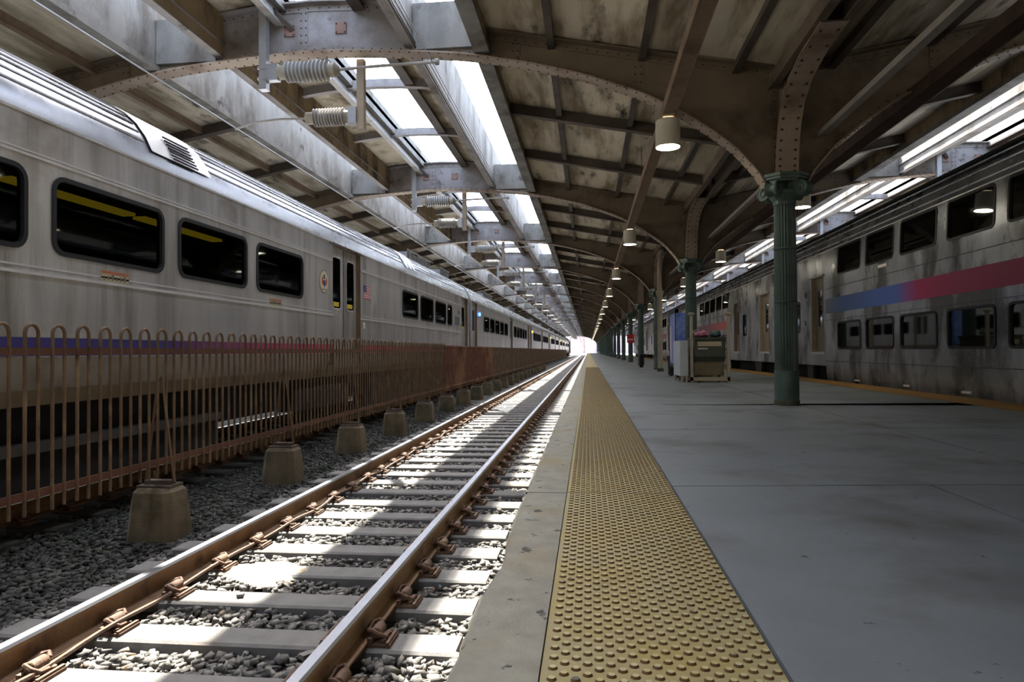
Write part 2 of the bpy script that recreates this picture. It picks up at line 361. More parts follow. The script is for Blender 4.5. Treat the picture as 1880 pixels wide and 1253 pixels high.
# ------------------------------------------------------------------ setting: roof slabs and smoke slots
def zr(d): return 5.07 + .19*d
def zv(u): return 6.55 - .13*(u/1.6)**2
def roof_span(c, idx):
    ce = MB()
    for sg in (-1, 1):
        prof = [(7.36, zr(0)), (5.0, zr(2.36)), (2.80, zr(4.56)), (2.80, zr(4.56)+.14), (5.0, zr(2.36)+.14), (7.36, zr(0)+.14)]
        ce.prism([(c+sg*u, z) for u, z in prof], 'y', YS, YEND)
    ce.build('ceiling', 'roof_concrete')['kind'] = 'structure'
    va = MB()
    for ua, ub in ((-1.6, -.47), (.69, 1.6)):
        us = np.linspace(ua, ub, 5)
        va.prism([(c+u, zv(u)+.02) for u in us] + [(c+u, zv(u)+.12) for u in us[::-1]], 'y', YS, YEND)
    va.build('ceiling', 'vault_concrete')['kind'] = 'structure'
    k = 0
    for sg in (-1, 1):
        w = MB(); a, b = sorted((c+sg*2.72, c+sg*2.82))
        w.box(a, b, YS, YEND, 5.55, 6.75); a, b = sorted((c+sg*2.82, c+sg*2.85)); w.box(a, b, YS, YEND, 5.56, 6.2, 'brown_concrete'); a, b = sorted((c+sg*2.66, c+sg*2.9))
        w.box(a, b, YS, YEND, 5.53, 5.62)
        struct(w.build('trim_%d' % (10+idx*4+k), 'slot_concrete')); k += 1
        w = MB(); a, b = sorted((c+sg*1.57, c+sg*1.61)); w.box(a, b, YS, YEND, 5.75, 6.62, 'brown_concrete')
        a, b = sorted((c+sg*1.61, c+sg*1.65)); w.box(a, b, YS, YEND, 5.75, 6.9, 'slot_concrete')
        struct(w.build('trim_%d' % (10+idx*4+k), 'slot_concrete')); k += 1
    w = MB(); w.box(c-.53, c-.47, YS, YEND, 6.42, 6.80); w.box(c+.69, c+.75, YS, YEND, 6.42, 6.80)
    struct(w.build('trim_%d' % (60+idx), 'slot_concrete'))
for i, j in enumerate((-1, 0, 1, 2)): roof_span(SPC + SPW*j, i)

# ------------------------------------------------------------------ arch girders (one span each)
LOW = [(0, 5.73), (.57, 5.71), (1.3, 5.66), (2.0, 5.60), (2.54, 5.54), (3.41, 5.37), (4.27, 5.15), (5.27, 4.78), (5.8, 4.50), (6.25, 4.19), (6.65, 3.88), (6.97, 3.50), (7.08, 3.29)]
UPP = [(0, 6.53), (.8, 6.50), (1.56, 6.41), (1.62, 6.30), (2.70, 6.25), (2.74, 5.93), (3.76, 5.72), (4.6, 5.56), (5.77, 5.33), (6.6, 5.20), (7.36, 5.05)]
LU, LZ = [p[0] for p in LOW], [p[1] for p in LOW]; UU, UZ = [p[0] for p in UPP], [p[1] for p in UPP]
def low(u): return float(np.interp(abs(u), LU, LZ)) if abs(u) <= 7.08 else 3.44
def upp(u): return float(np.interp(abs(u), UU, UZ))
def smooth_low(n=64):
    us = np.linspace(-7.08, 7.08, n); out = [(u, low(u)) for u in us]; return out
LCURVE = []
for i in range(-60, 61):
    th = i/60.0; u = 7.08*math.sin(th*PI/2); LCURVE.append((u, low(u)))
for _ in range(2):
    LCURVE = [LCURVE[0]] + [((a[0]+2*b[0]+c[0])/4, (a[1]+2*b[1]+c[1])/4) for a, b, c in zip(LCURVE, LCURVE[1:], LCURVE[2:])] + [LCURVE[-1]]
def arch_parts():
    web = MB(); us = sorted(set([u for u, _ in LCURVE] + [s*u for u, _ in UPP for s in (-1, 1)] + [-7.2, 7.2]))
    lz = lambda u: float(np.interp(u, [q[0] for q in LCURVE], [q[1] for q in LCURVE])) if abs(u) <= 7.08 else 3.44
    v = []
    for u in us:
        for yy in (-.012, .012): v += [(u, yy, lz(u)), (u, yy, upp(u))]
    n = len(us); f = []
    for i in range(n-1):
        a, b = i*4, (i+1)*4; f += [(a, b, b+1, a+1), (a+2, a+3, b+3, b+2)]
    for k, q in enumerate(f): web.add([v[i] for i in q], [(0, 1, 2, 3)], 'frame_steel' if abs((us[k//2]+us[k//2+1])/2) < 1.7 else 'frame_sooty_shade')
    lf = MB(); v = []; f = []
    for i, (u, z) in enumerate(LCURVE):
        a = LCURVE[max(0, i-1)]; b = LCURVE[min(len(LCURVE)-1, i+1)]; t = Vector((b[0]-a[0], b[1]-a[1])).normalized(); nn = Vector((t.y, -t.x))
        q = Vector((u, z)); d = q + nn*.022
        v += [(q.x, -.15, q.y), (q.x, .15, q.y), (d.x, .15, d.y), (d.x, -.15, d.y)]
    for i in range(len(LCURVE)-1):
        a, b = i*4, i*4+4
        for k in range(4): f.append((a+k, b+k, b+(k+1) % 4, a+(k+1) % 4))
    lf.add(v, f, 'flange_paint', True)
    # angle legs on the web just above the flange, and rivets
    def leg(curve, off, h, mb, sgn):
        v = []; f = []
        for (u, z) in curve:
            v += [(u, sgn*.013, z+off), (u, sgn*.026, z+off), (u, sgn*.026, z+off+h), (u, sgn*.013, z+off+h)]
        for i in range(len(curve)-1):
            a, b = i*4, i*4+4
            for k in range(4): f.append((a+k, b+k, b+(k+1) % 4, a+(k+1) % 4))
        for k, q in enumerate(f): mb.add([v[i] for i in q], [(0, 1, 2, 3)], 'frame_steel' if abs(curve[k//4][0]) < 1.7 else 'frame_sooty_shade')
    leg(LCURVE, 0, .10, web, -1); leg(LCURVE, 0, .10, web, 1)
    uf = {k: MB() for k in (-1, 0, 1)}
    for a, b in zip(UPP[:-1], UPP[1:]):
        if (a[0], b[0]) in ((1.56, 1.62), (2.70, 2.74), (1.62, 2.70)): continue
        for sg in (-1, 1):
            pr = [(sg*a[0], a[1]-.02), (sg*b[0], b[1]-.02), (sg*b[0], b[1]+.01), (sg*a[0], a[1]+.01)]
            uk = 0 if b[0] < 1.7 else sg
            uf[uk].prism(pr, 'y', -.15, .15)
            pr = [(sg*a[0], a[1]-.12), (sg*b[0], b[1]-.12), (sg*b[0], b[1]-.02), (sg*a[0], a[1]-.02)]
            uf[uk].prism(pr, 'y', -.028, .028)
    def rivet(mb, p, nrm, r=.016):
        nrm = Vector(nrm).normalized(); a = nrm.orthogonal().normalized(); b = nrm.cross(a); p = Vector(p)
        vs = [p + (a*math.cos(k*PI/3)+b*math.sin(k*PI/3))*r for k in range(6)] + [p + nrm*.012 + (a*math.cos(k*PI/3)+b*math.sin(k*PI/3))*r*.6 for k in range(6)]
        mb.add(vs, [(k, (k+1) % 6, 6+(k+1) % 6, 6+k) for k in range(6)] + [(6, 7, 8, 9, 10, 11)], 'rivet', True)
    # arc-length spaced
    acc = 0; last = LCURVE[0]; nxt = .1; rv = []
    for q in LCURVE[1:]:
        L = math.hypot(q[0]-last[0], q[1]-last[1])
        while acc + L >= nxt:
            tt = (nxt-acc)/L; rv.append((last[0]+(q[0]-last[0])*tt, last[1]+(q[1]-last[1])*tt, q[0]-last[0], q[1]-last[1])); nxt += .16
        acc += L; last = q
    for u, z, a, b in rv:
        nn = Vector((b, 0, -a)).normalized()
        for yy in (-.11, .11): rivet(lf, (u+nn.x*.022, yy, z+nn.z*.022), nn)
        rivet(web, (u, -.026, z+.06), (0, -1, 0), .014)
    for sg in (-1, 1):
        u = .1
        while u < 7.2:
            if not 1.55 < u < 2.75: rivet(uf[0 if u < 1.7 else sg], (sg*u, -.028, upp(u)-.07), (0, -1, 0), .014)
            u += .16
    st = []
    for u in (-5.2, -3.3, -.18, 3.3, 5.2):
        m = MB(); z0, z1 = low(u)+.1, upp(u)-.12
        m.box(u-.07, u+.07, -.022, .022, z0, z1)
        z = z0+.08
        while z < z1: rivet(m, (u-.04, -.022, z), (0, -1, 0), .014); rivet(m, (u+.04, -.022, z), (0, -1, 0), .014); z += .12
        st.append(m)
    for sg in (-1, 1):
        m = MB(); m.box(sg*7.22-.05, sg*7.22+.05, -.05, .05, 3.45, 5.03)
        z = 3.6
        while z < 5: rivet(m, (sg*7.22, -.05, z), (0, -1, 0), .016); z += .14
        st.append(m)
    cs = []
    for sg in (-1, 1):
        cs.append(MB()); a, b = sorted((sg*1.66, sg*2.71)); cs[-1].box(a, b, -.09, .09, 5.66, 6.4)
    pl = []
    for u in (-.42, .45):
        m = MB(); m.box(u-.09, u+.09, -.035, -.012, 6.02, 6.2)
        for a in (-.07, .07):
            for b in (6.04, 6.18): rivet(m, (u+a, -.035, b), (0, -1, 0), .015)
        pl.append(m)
    return web, lf, list(uf.values()), st, cs, pl
web, lf, uf, st, cs, pl = arch_parts()
def mk_arch(loc):
    r = empty('arch_girder', '', 'roof girder', loc)
    web.build('web', 'frame_steel', r); lf.build('lower_flange', 'flange_paint', r); [m.build('upper_flange', 'frame_steel' if k == 1 else 'frame_sooty_shade', r) for k, m in enumerate(uf)]
    for k, m in enumerate(st): m.build('stiffener', 'frame_steel' if k == 2 else 'frame_sooty_shade', r)
    for m in cs: c = m.build('concrete_casing', 'slot_concrete', r); c['label'] = 'pale concrete block closing a smoke slot'
    for m in pl: q = m.build('rust_plate', 'rust_plate', r); q['label'] = 'small square rusty plate'
    return r
A = mk_arch((SPC, FY[0], 0))
NEAR = 8
def archlab(i):
    if i < NEAR: return 'riveted steel arch girder spanning the left tracks, %s from the camera' % ORD[i]
    return 'riveted steel arch girder far down the shed over the left tracks'
copies(A, [(SPC, y, 0) for y in FY[:NEAR]], archlab, 'arch girders over the left tracks')
def archlab2(i):
    if i < NEAR: return 'riveted steel arch girder right of the platform columns, %s from the camera' % ORD[i]
    return 'riveted steel arch girder far down the shed over the right tracks'
c0 = copy_tree(A)
copies(c0, [(SPC+SPW, y, 0) for y in FY[:NEAR]], archlab2, 'arch girders over the right tracks')
far = MB(); 
for q in (web, lf, *uf, *cs, *st, *pl): far.merge(q, 'flange_paint' if q is lf else 'slot_concrete' if q in cs else 'rust_plate' if q in pl else 'frame_steel')
fo = far.build('arch_girder', 'frame_steel'); fo['category'] = 'roof girder'
copies(fo, [(SPC, y, 0) for y in FY[NEAR:]], lambda i: archlab(99), 'arch girders over the left tracks')
f2 = fo.copy(); COL.objects.link(f2)
copies(f2, [(SPC+SPW, y, 0) for y in FY[NEAR:]], lambda i: archlab2(99), 'arch girders over the right tracks')

# ------------------------------------------------------------------ secondary ribs and purlins
def rib_side(sg):
    m = MB(); 
    pr = [(sg*2.83, zr(4.53)-.005), (sg*7.3, zr(.06)-.005), (sg*7.3, zr(.06)-.22), (sg*2.83, zr(4.53)-.22)]
    m.prism(pr, 'y', -.012, .012); 
    pr = [(sg*2.83, zr(4.53)-.22), (sg*7.3, zr(.06)-.22), (sg*7.3, zr(.06)-.235), (sg*2.83, zr(4.53)-.235)]
    m.prism(pr, 'y', -.08, .08); return m
def rib_vault():
    m = MB(); us = np.linspace(-1.56, 1.56, 13)
    m.prism([(u, zv(u)+.015) for u in us] + [(u, zv(u)-.16) for u in us[::-1]], 'y', -.015, .015)
    m.prism([(u, zv(u)-.16) for u in us] + [(u, zv(u)-.175) for u in us[::-1]], 'y', -.07, .07); return m
RY = []
for k in range(-1, NF-1): RY += [YF0+DYF*k+DYF/3, YF0+DYF*k+2*DYF/3]
RY = [y for y in RY if y > 4]
def riblab(what):
    def f(i):
        if i < 6: return 'steel roof rib %s, %s from the camera' % (what, ORD[i])
        return 'steel roof rib %s, deeper into the shed' % what
    return f
for cx, sg, nm, what in ((SPC, 1, 'roof ribs left of the columns', 'on the slope left of the columns'),
                         (SPC+SPW, -1, 'roof ribs right of the columns', 'on the slope right of the columns'),
                         (SPC, -1, 'roof ribs above the single-level train', 'above the single-level train on the left')):
    r = rib_side(sg).build('roof_rib', 'dark_steel'); r['category'] = 'roof rib'
    copies(r, [(cx, y, 0) for y in RY], riblab(what), nm)
for cx, nm, what in ((SPC, 'skylight ribs over the left tracks', 'under the skylight over the left tracks'), (SPC+SPW, 'skylight ribs over the right tracks', 'under the skylight over the right tracks')):
    r = rib_vault().build('roof_rib', 'frame_steel'); r['category'] = 'roof rib'
    copies(r, [(cx, y, 0) for y in (RY if cx < 0 else RY[:24])], riblab(what), nm)
def purlin(x, z, w, h, label, m='dark_steel', name='purlin'):
    b = MB(); b.box(x-w/2, x+w/2, YS+1, YEND-.2, z-h, z); b.box(x-w/2-.03, x+w/2+.03, YS+1, YEND-.2, z-h-.012, z-h)
    return tag(b.build(name, m), label, 'roof beam')
nm = {(.7, -1): 'dark purlin running just left of the column line', (.7, 1): 'dark purlin running just right of the column line',
      (2.1, -1): 'dark purlin in the middle of the slope left of the columns', (2.1, 1): 'dark purlin in the middle of the slope right of the columns',
      (3.5, -1): 'dark purlin on the left slope nearest the bright smoke slot', (3.5, 1): 'dark purlin on the right slope above the bilevel train'}
for (d, sg), lb in nm.items(): purlin(XC+sg*d, zr(d)-.005, .05, .15, lb)
purlin(SPC-7.36+3.5, zr(3.5)-.005, .05, .15, 'brown purlin above the single-level train on the left', 'trough_brown')
purlin(SPC-7.36+1.6, zr(1.6)-.005, .05, .15, 'purlin low over the far side of the single-level train', 'dark_steel')
b = MB(); b.box(XC-.14, XC+.14, YS+1, YEND-.2, 5.0, 5.05); b.box(XC-.16, XC-.13, YS+1, YEND-.2, 4.78, 5.06); b.box(XC+.13, XC+.16, YS+1, YEND-.2, 4.78, 5.06); b.box(XC-.22, XC-.10, YS+1, YEND-.2, 4.765, 4.785); b.box(XC+.10, XC+.22, YS+1, YEND-.2, 4.765, 4.785)
tag(b.build('valley_girder', 'frame_sooty_shade'), 'long steel valley girder resting along the tops of the green columns', 'roof beam')
for cx, lb in ((SPC, 'over the left tracks'), (SPC+SPW, 'over the right tracks')):
    b = MB(); x = cx-.57
    b.box(x-.03, x-.015, YS+1, YEND-.2, 6.22, 6.46); b.box(x-.09, x+.05, YS+1, YEND-.2, 6.205, 6.22); b.box(x-.09, x+.05, YS+1, YEND-.2, 6.46, 6.475)
    tag(b.build('skylight_beam', 'pale_paint'), 'pale steel beam along the skylight edge ' + lb, 'roof beam')
    b = MB(); b.box(cx+.66, cx+.86, YS+1, YEND-.2, 6.37, 6.40); b.box(cx+.74, cx+.77, YS+1, YEND-.2, 6.40, 6.52); tag(b.build('skylight_beam', 'dark_steel'), 'dark steel beam along the skylight edge ' + lb, 'roof beam')
    for sg in (-1, 1):
        b = MB(); x = cx+sg*1.6
        b.box(x-.02, x+.0, YS+1, YEND-.2, 5.74, 5.95); b.box(x-.08, x+.06, YS+1, YEND-.2, 5.72, 5.74); b.box(x-.08, x+.06, YS+1, YEND-.2, 5.95, 5.965)
        tag(b.build('edge_beam', 'frame_steel'), 'steel beam along the %s edge of the skylight vault %s' % ('left' if sg < 0 else 'right', lb), 'roof beam')
b = MB(); b.tube([(SPC+1.70, YS+1, 5.70), (SPC+1.70, YEND-.2, 5.70)], .022, 8); b.tube([(SPC+1.70, YS+1, 5.76), (SPC+1.70, YEND-.2, 5.76)], .014, 6)
tag(b.build('conduit', 'wire'), 'pair of dark conduits running along the vault edge beam', 'conduit')

# ------------------------------------------------------------------ iron columns
def column_parts():
    sh = MB(); prof = [(.168, .52), (.168, .60), (.166, 1.2), (.160, 2.2), (.152, 3.02)]
    sh.lathe(prof, 48, flute=.10, smooth=False); sh.lathe([(.158, 3.0), (.166, 3.03), (.166, 3.06), (.158, 3.08)], 32)
    for z in (1.55, 2.35): sh.lathe([(.160, z-.012), (.168, z-.008), (.168, z+.008), (.160, z+.012)], 32)
    ba = MB(); ba.lathe([(.176, .07), (.176, .50), (.172, .52)], 32); 
    ft = MB(); ft.lathe([(.183, 0), (.183, .065), (.177, .075)], 32)
    cp = MB(); cp.lathe([(.158, 3.05), (.19, 3.10), (.235, 3.16), (.235, 3.20), (.17, 3.24)], 32)
    # four diagonal corner scrolls with spirals on both faces
    for a in (PI/4, 3*PI/4, 5*PI/4, 7*PI/4):
        q = MB(); R0, Z0 = .290, 3.215
        q.lathe([(.10, -.085), (.112, -.075), (.085, -.03), (.078, 0), (.085, .03), (.112, .075), (.10, .085)], 20, (R0, 0, Z0), 'y')
        for yy in (-.086, .086):
            pts = []
            for k in range(40):
                th = k/39*2.1*2*PI; rr = .104*(1-k/39)+.014
                pts.append((R0+rr*math.sin(th), yy, Z0+rr*math.cos(th)))
            q.tube(pts, .0115, 5); q.lathe([(.024, -.014), (.024, .014)], 10, (R0, yy, Z0), 'y')
            q.tube([(R0, yy, Z0+.105), (R0-.10, yy*.9, Z0+.115), (R0-.19, yy*.8, Z0+.11)], .0115, 5)
        q.box(R0-.20, R0, -.08, .08, Z0+.02, Z0+.112)
        ca, sa = math.cos(a), math.sin(a); q.v = [(x*ca-y*sa, x*sa+y*ca, z) for x, y, z in q.v]; cp.merge(q)
    oc = [(.33*math.cos(PI/8+k*PI/4)*1.06, .33*math.sin(PI/8+k*PI/4)) for k in range(8)]
    cp.prism([(x*.90, y*.90) for x, y in oc], 'z', 3.325, 3.36); cp.prism([(x*1.0, y*1.0) for x, y in oc], 'z', 3.36, 3.40); cp.prism([(x*1.06, y*1.06) for x, y in oc], 'z', 3.40, 3.445)
    br = []
    for sg in (-1, 1):
        m = MB(); pts = [(.15, 3.445), (.16, 3.6), (.20, 3.85), (.30, 4.15), (.50, 4.42), (.85, 4.62), (1.4, 4.73), (2.2, 4.765)]
        v = []; f = []
        for i, (yy, z) in enumerate(pts):
            a = pts[max(0, i-1)]; b = pts[min(len(pts)-1, i+1)]; t = Vector((b[0]-a[0], b[1]-a[1])).normalized(); nn = Vector((t.y, -t.x))*.02
            for x in (-.165, .165): v += [(x, sg*yy, z), (x, sg*(yy+nn.x), z+nn.y)]
        for i in range(len(pts)-1):
            a, b = i*4, i*4+4; f += [(a, b, b+2, a+2), (a+1, a+3, b+3, b+1), (a, a+1, b+1, b), (a+2, b+2, b+3, a+3)]
        m.add(v, f, 'flange_paint', True)
        m.add([(0, sg*yy, z) for yy, z in pts] + [(0, sg*yy, 5.0) for yy, z in pts], [(i, i+1, i+1+len(pts), i+len(pts)) for i in range(len(pts)-1)], 'frame_sooty_shade')
        for i in range(len(pts)-1):
            for tt in (.25, .75):
                yy = pts[i][0]+(pts[i+1][0]-pts[i][0])*tt; z = pts[i][1]+(pts[i+1][1]-pts[i][1])*tt
                t = Vector((pts[i+1][0]-pts[i][0], pts[i+1][1]-pts[i][1])).normalized(); nn = Vector((t.y, -t.x))
                for x in (-.105, .105):
                    q = (x, sg*(yy+nn.x*.024), z+nn.y*.024)
                    m.box(q[0]-.016, q[0]+.016, q[1]-.016, q[1]+.016, q[2]-.012, q[2]+.012, 'rivet')
        br.append(m)
    pr_ = MB(); pr_.box(-.13, .13, -.014, .014, 3.445, 5.02); pr_.box(-.014, .014, -.13, .13, 3.445, 5.02)
    return sh, ba, ft, cp, br, pr_
sh, ba, ft, cp, br, post_ = column_parts()
CO = empty('iron_column', '', 'column', (XC, FY[0], 0))
sh.build('shaft', 'column_green', CO); ba.build('base', 'column_green', CO)
q = ft.build('foot', 'column_base_wear', CO); q['label'] = 'scuffed brown foot ring'
cp.build('capital', 'column_green', CO)
for m in br: q = m.build('bracket', 'flange_paint', CO); q['label'] = 'tan riveted curved bracket'
post_.build('strut', 'flange_paint', CO)
copies(CO, [(XC, y, 0) for y in FY[:8]], lambda i: 'green fluted iron column with scroll capital, %s along the platform' % ORD[i], 'green iron columns on the platform')
cf = MB()
for q, m in ((sh, 'column_green'), (ba, 'column_green'), (ft, 'column_base_wear'), (cp, 'column_green'), (br[0], 'flange_paint'), (br[1], 'flange_paint'), (post_, 'flange_paint')): cf.merge(q, m)
cfo = cf.build('iron_column', 'column_green'); cfo['category'] = 'column'
copies(cfo, [(XC, y, 0) for y in FY[8:]], lambda i: 'dim green iron column at the far end of the platform row', 'green iron columns on the platform')

# ------------------------------------------------------------------ lamps and the troughs they hang from
def trough(x, z, w, h, m, label, name='lighting_trough'):
    r = empty(name, label, 'lighting trough', (x, YS+1, 0))
    b = MB(); b.box(-w/2, w/2, 0, YEND-YS-2, z, z+h); b.build('channel', m, r)
    b = MB(); b.box(-w/2-.012, -w/2, 0, YEND-YS-2, z-.02, z+h+.01); b.box(w/2, w/2+.012, 0, YEND-YS-2, z-.02, z+h+.01); b.build('side_lip', m, r)
    for y in [YF0-4.75+4.75*k for k in range(1, 22)]:
        b = MB(); d = abs(x-XC); b.tube([(0, y-YS-1, z+h), (0, y-YS-1, zr(d)-.02)], .009, 6); b.box(-.05, .05, y-YS-1.03, y-YS-.97, z+h-.005, z+h+.03)
        b.build('hanger_rod', 'wire', r)
    return r
trough(1.22, 4.33, .17, .13, 'trough_brown', 'brown lighting trough hung left of the columns with white lamps beneath')
trough(4.86, 4.49, .24, .16, 'trough_dark', 'dark brown lighting trough hung right of the columns, wide and scuffed')
b = MB(); b.box(3.45, 3.56, YS+1, YEND-2, 4.02, 4.10)
tag(b.build('cable_tray', 'conduit_grey'), 'narrow grey cable tray hung between the column row and the dark trough', 'cable tray')
L = empty('platform_lamp', '', 'lamp', (1.22, 10.45, 0))
b = MB(); b.lathe([(.10, .415), (.165, .41), (.182, .39), (.184, .04), (.190, .03), (.190, 0), (.178, 0), (.172, .05)], 32, (0, 0, 3.895), cap=False); b.build('housing', 'lamp_white', L)
b = MB(); b.lathe([(.172, .035), (.12, .022), (.05, .016)], 32, (0, 0, 3.895)); b.build('lens', 'lamp_lens', L)
b = MB(); b.lathe([(.05, .40), (.05, .44)], 16, (0, 0, 3.895)); b.build('mount', 'conduit_grey', L)
LY = [10.45+9.5*k for k in range(23)]
copies(L, [(1.22, y, 0) for y in LY], lambda i: ('white can lamp, %s in the row left of the columns' % ORD[i]) if i < 9 else 'tiny white can lamp far down the row left of the columns', 'can lamps left of the columns')
L2 = copy_tree(L)
copies(L2, [(4.86, 16.1+9.6*k, .16) for k in range(9)], lambda i: ('white can lamp, %s in the row right of the columns' % ORD[i]) if i < 4 else 'small white can lamp far down the row right of the columns', 'can lamps right of the columns')

# ------------------------------------------------------------------ catenary supports and wires
def insulator(mb, x0, x1, z, y, r):
    n = 11; prof = [(r*.55, x0)]
    for k in range(n):
        a = x0+(x1-x0)*(k+.1)/n; w = (x1-x0)/n
        prof += [(r*.62, a), (r*.98, a+w*.32), (r, a+w*.45), (r*.98, a+w*.58), (r*.62, a+w*.8)]
    prof += [(r*.55, x1)]
    mb.lathe(prof, 24, (0, y, z), 'x')
CA = empty('catenary_support', '', 'catenary support', (SPC, FY[0], 0))
b = MB(); b.box(-.78, -.66, -.36, -.24, 5.05, 6.46); b.box(-.785, -.655, -.365, -.235, 5.04, 5.06); b.build('hanger_post', 'galvanised', CA)
b = MB(); b.tube([(-.68, -.30, 6.44), (-.36, -.02, 6.12)], .05, 4, smooth=False); b.build('brace', 'dark_steel', CA)
b = MB(); b.box(.64, .76, .18, .30, 4.53, 5.68); b.box(.635, .765, .175, .305, 4.52, 4.54); q = b.build('hanger_post', 'post_beige', CA); q['label'] = 'rust-stained tan hanger post'
b = MB(); insulator(b, -.36, .36, 5.31, -.30, .165); q1 = b.build('insulator', 'insulator', CA)
b = MB(); b.lathe([(.11, -.47), (.11, -.36)], 20, (0, -.30, 5.31), 'x'); b.build('end_cap', 'insulator_cap', q1); b = MB(); b.lathe([(.11, .36), (.11, .46), (.05, .52)], 20, (0, -.30, 5.31), 'x'); b.build('end_cap', 'insulator_cap', q1)
b = MB(); b.box(-.66, -.47, -.36, -.24, 5.18, 5.44); b.box(-.80, -.64, -.38, -.22, 5.36, 5.40); b.box(-.80, -.64, -.38, -.22, 5.19, 5.23); b.build('clamp', 'galvanised', q1)
b = MB(); b.tube([(.46, -.30, 5.31), (1.2, -.30, 5.335), (2.12, -.30, 5.35)], .026, 8); b.lathe([(.05, -.03), (.05, .03)], 12, (2.1, -.30, 5.35), 'x'); b.build('steady_arm', 'conduit_grey', CA)
b = MB(); insulator(b, -.12, .42, 4.75, .24, .15); q2 = b.build('insulator', 'insulator', CA)
b = MB(); b.lathe([(.10, -.24), (.10, -.12)], 20, (0, .24, 4.75), 'x'); b.build('end_cap', 'insulator_cap', q2); b = MB(); b.lathe([(.10, .42), (.10, .50)], 20, (0, .24, 4.75), 'x'); b.build('end_cap', 'insulator_cap', q2)
b = MB(); b.box(.50, .64, .14, .34, 4.62, 4.88); b.build('clamp', 'galvanised', q2)
b = MB(); b.tube([(-.24, .24, 4.75), (-.7, .24, 4.76), (-1.2, .24, 4.72), (-1.5, .24, 4.62)], .02, 8); b.build('steady_arm', 'conduit_grey', CA)
copies(CA, [(SPC, y, 0) for y in FY], lambda i: ('overhead wire support with two ribbed insulators, on the %s arch girder over the left tracks' % ORD[i]) if i < 8 else 'overhead wire support with ribbed insulators, deep in the shed over the left tracks', 'overhead wire supports')
C2 = copy_tree(CA)
copies(C2, [(SPC+SPW, y, 0) for y in FY[:10]], lambda i: 'overhead wire support above the bilevel train on the right', 'overhead wire supports')
for x, z, lb in ((SPC-1.42, 4.60, 'thin overhead wire above the single-level train'), (SPC+2.05, 5.30, 'thin overhead wire above the empty track'), (SPC+SPW-1.42, 4.60, 'thin overhead wire above the bilevel train')):
    b = MB(); b.tube([(x, YS+1, z), (x, 330, z)], .009, 6); tag(b.build('overhead_wire', 'galvanised'), lb, 'wire')

# ------------------------------------------------------------------ track: rails, ties, fastenings, ballast
TX, TX2, TX3 = -1.98, -5.95, 8.30
ZB = -.685                                # underside of rail
def rail_mesh(x, kink=None):
    pr = [(-.07, 0), (.07, 0), (.07, .012), (.02, .03), (.011, .045), (.011, .118), (.034, .130), (.036, .152), (.026, .165), (-.026, .165), (-.036, .152), (-.034, .130), (-.011, .118), (-.011, .045), (-.02, .03), (-.07, .012)]
    b = MB(); n = len(pr); yy = [YS, -6, -2] + [k*2.0 for k in range(0, 20)] + [40+k*10 for k in range(27)]
    v = [(x+u, y, ZB+z) for y in yy for u, z in pr]
    for i in range(len(yy)-1):
        for k in range(n):
            q = (k+1) % n; b.f.append((i*n+k, i*n+q, (i+1)*n+q, (i+1)*n+k)); b.m.append('rail_top' if k in (7, 8, 9) else None); b.sm.append(False)
    b.v = v
    return b
def rail(x, label, dark=False):
    b = rail_mesh(x)
    if dark: b.m = [None]*len(b.m)
    tag(b.build('rail', 'rail_rust'), label, 'rail', 'track rails')
rail(TX-.7525, 'left rail of the sunlit empty track beside the platform')
rail(TX+.7525, 'right rail of the sunlit empty track, nearest the platform edge')
rail(TX2-.7525, 'far rail beneath the single-level train')
rail(TX2+.7525, 'rust-dark rail seen under the iron fence, beside the single-level train', True)
for x, nm in ((TX3-.7525, 'near'), (TX3+.7525, 'far')): rail(x, nm + ' rail beneath the bilevel train')
def tie_mb():
    b = MB(); b.box(-1.29, 1.29, -.125, .125, -.95, -.700, bev=0)
    v = []
    for x, w in ((-1.29, .115), (-.5, .105), (.5, .105), (1.29, .115)):
        v += [(x, -.14, -.95), (x, -w-.01, -.712), (x, -w+.008, -.700), (x, w-.008, -.700), (x, w+.01, -.712), (x, .14, -.95)]
    b = MB(); b.add(v, [(i*6+k, (i+1)*6+k, (i+1)*6+(k+1) % 6, i*6+(k+1) % 6) for i in range(3) for k in range(6)] + [(0, 1, 2, 3, 4, 5), (23, 22, 21, 20, 19, 18)])
    return b
def plate_mb(x):
    b = MB(); b.box(x-.19, x+.19, -.085, .085, -.700, -.684)
    for sg in (-1, 1):
        b.box(x+sg*.082-.012, x+sg*.082+.012, -.085, .085, -.684, -.655)
        b.box(x+sg*.175-.008, x+sg*.175+.008, -.085, .085, -.684, -.672)
        b.lathe([(.018, -.684), (.018, -.668), (.010, -.664)], 6, (x+sg*.145, .05, 0)); b.lathe([(.018, -.684), (.018, -.668), (.010, -.664)], 6, (x+sg*.145, -.05, 0))
    return b
def clip_mb(x, sg):
    b = MB(); X = lambda d: x+sg*d
    b.lathe([(.026, -.05), (.03, -.045), (.03, .045), (.026, .05)], 12, (X(.105), 0, -.640), 'y')
    b.tube([(X(.105), .075, -.64), (X(.085), .095, -.625), (X(.05), .08, -.630), (X(.048), .03, -.640), (X(.055), -.02, -.642), (X(.09), -.05, -.625), (X(.125), -.06, -.64), (X(.150), -.035, -.662), (X(.148), .02, -.668)], .013, 7)
    return b
TIE = empty('concrete_tie', '', 'railway tie', (TX, 2.2, 0))
tie_mb().build('sleeper', 'tie_concrete', TIE)
for x in (-.7525, .7525):
    pl_ = plate_mb(x).build('tie_plate', 'clip_rust', TIE)
    for sg in (-1, 1): clip_mb(x, sg).build('spring_clip', 'clip_rust', pl_)
TY = [2.46+.547*k for k in range(300)]
NT = 45
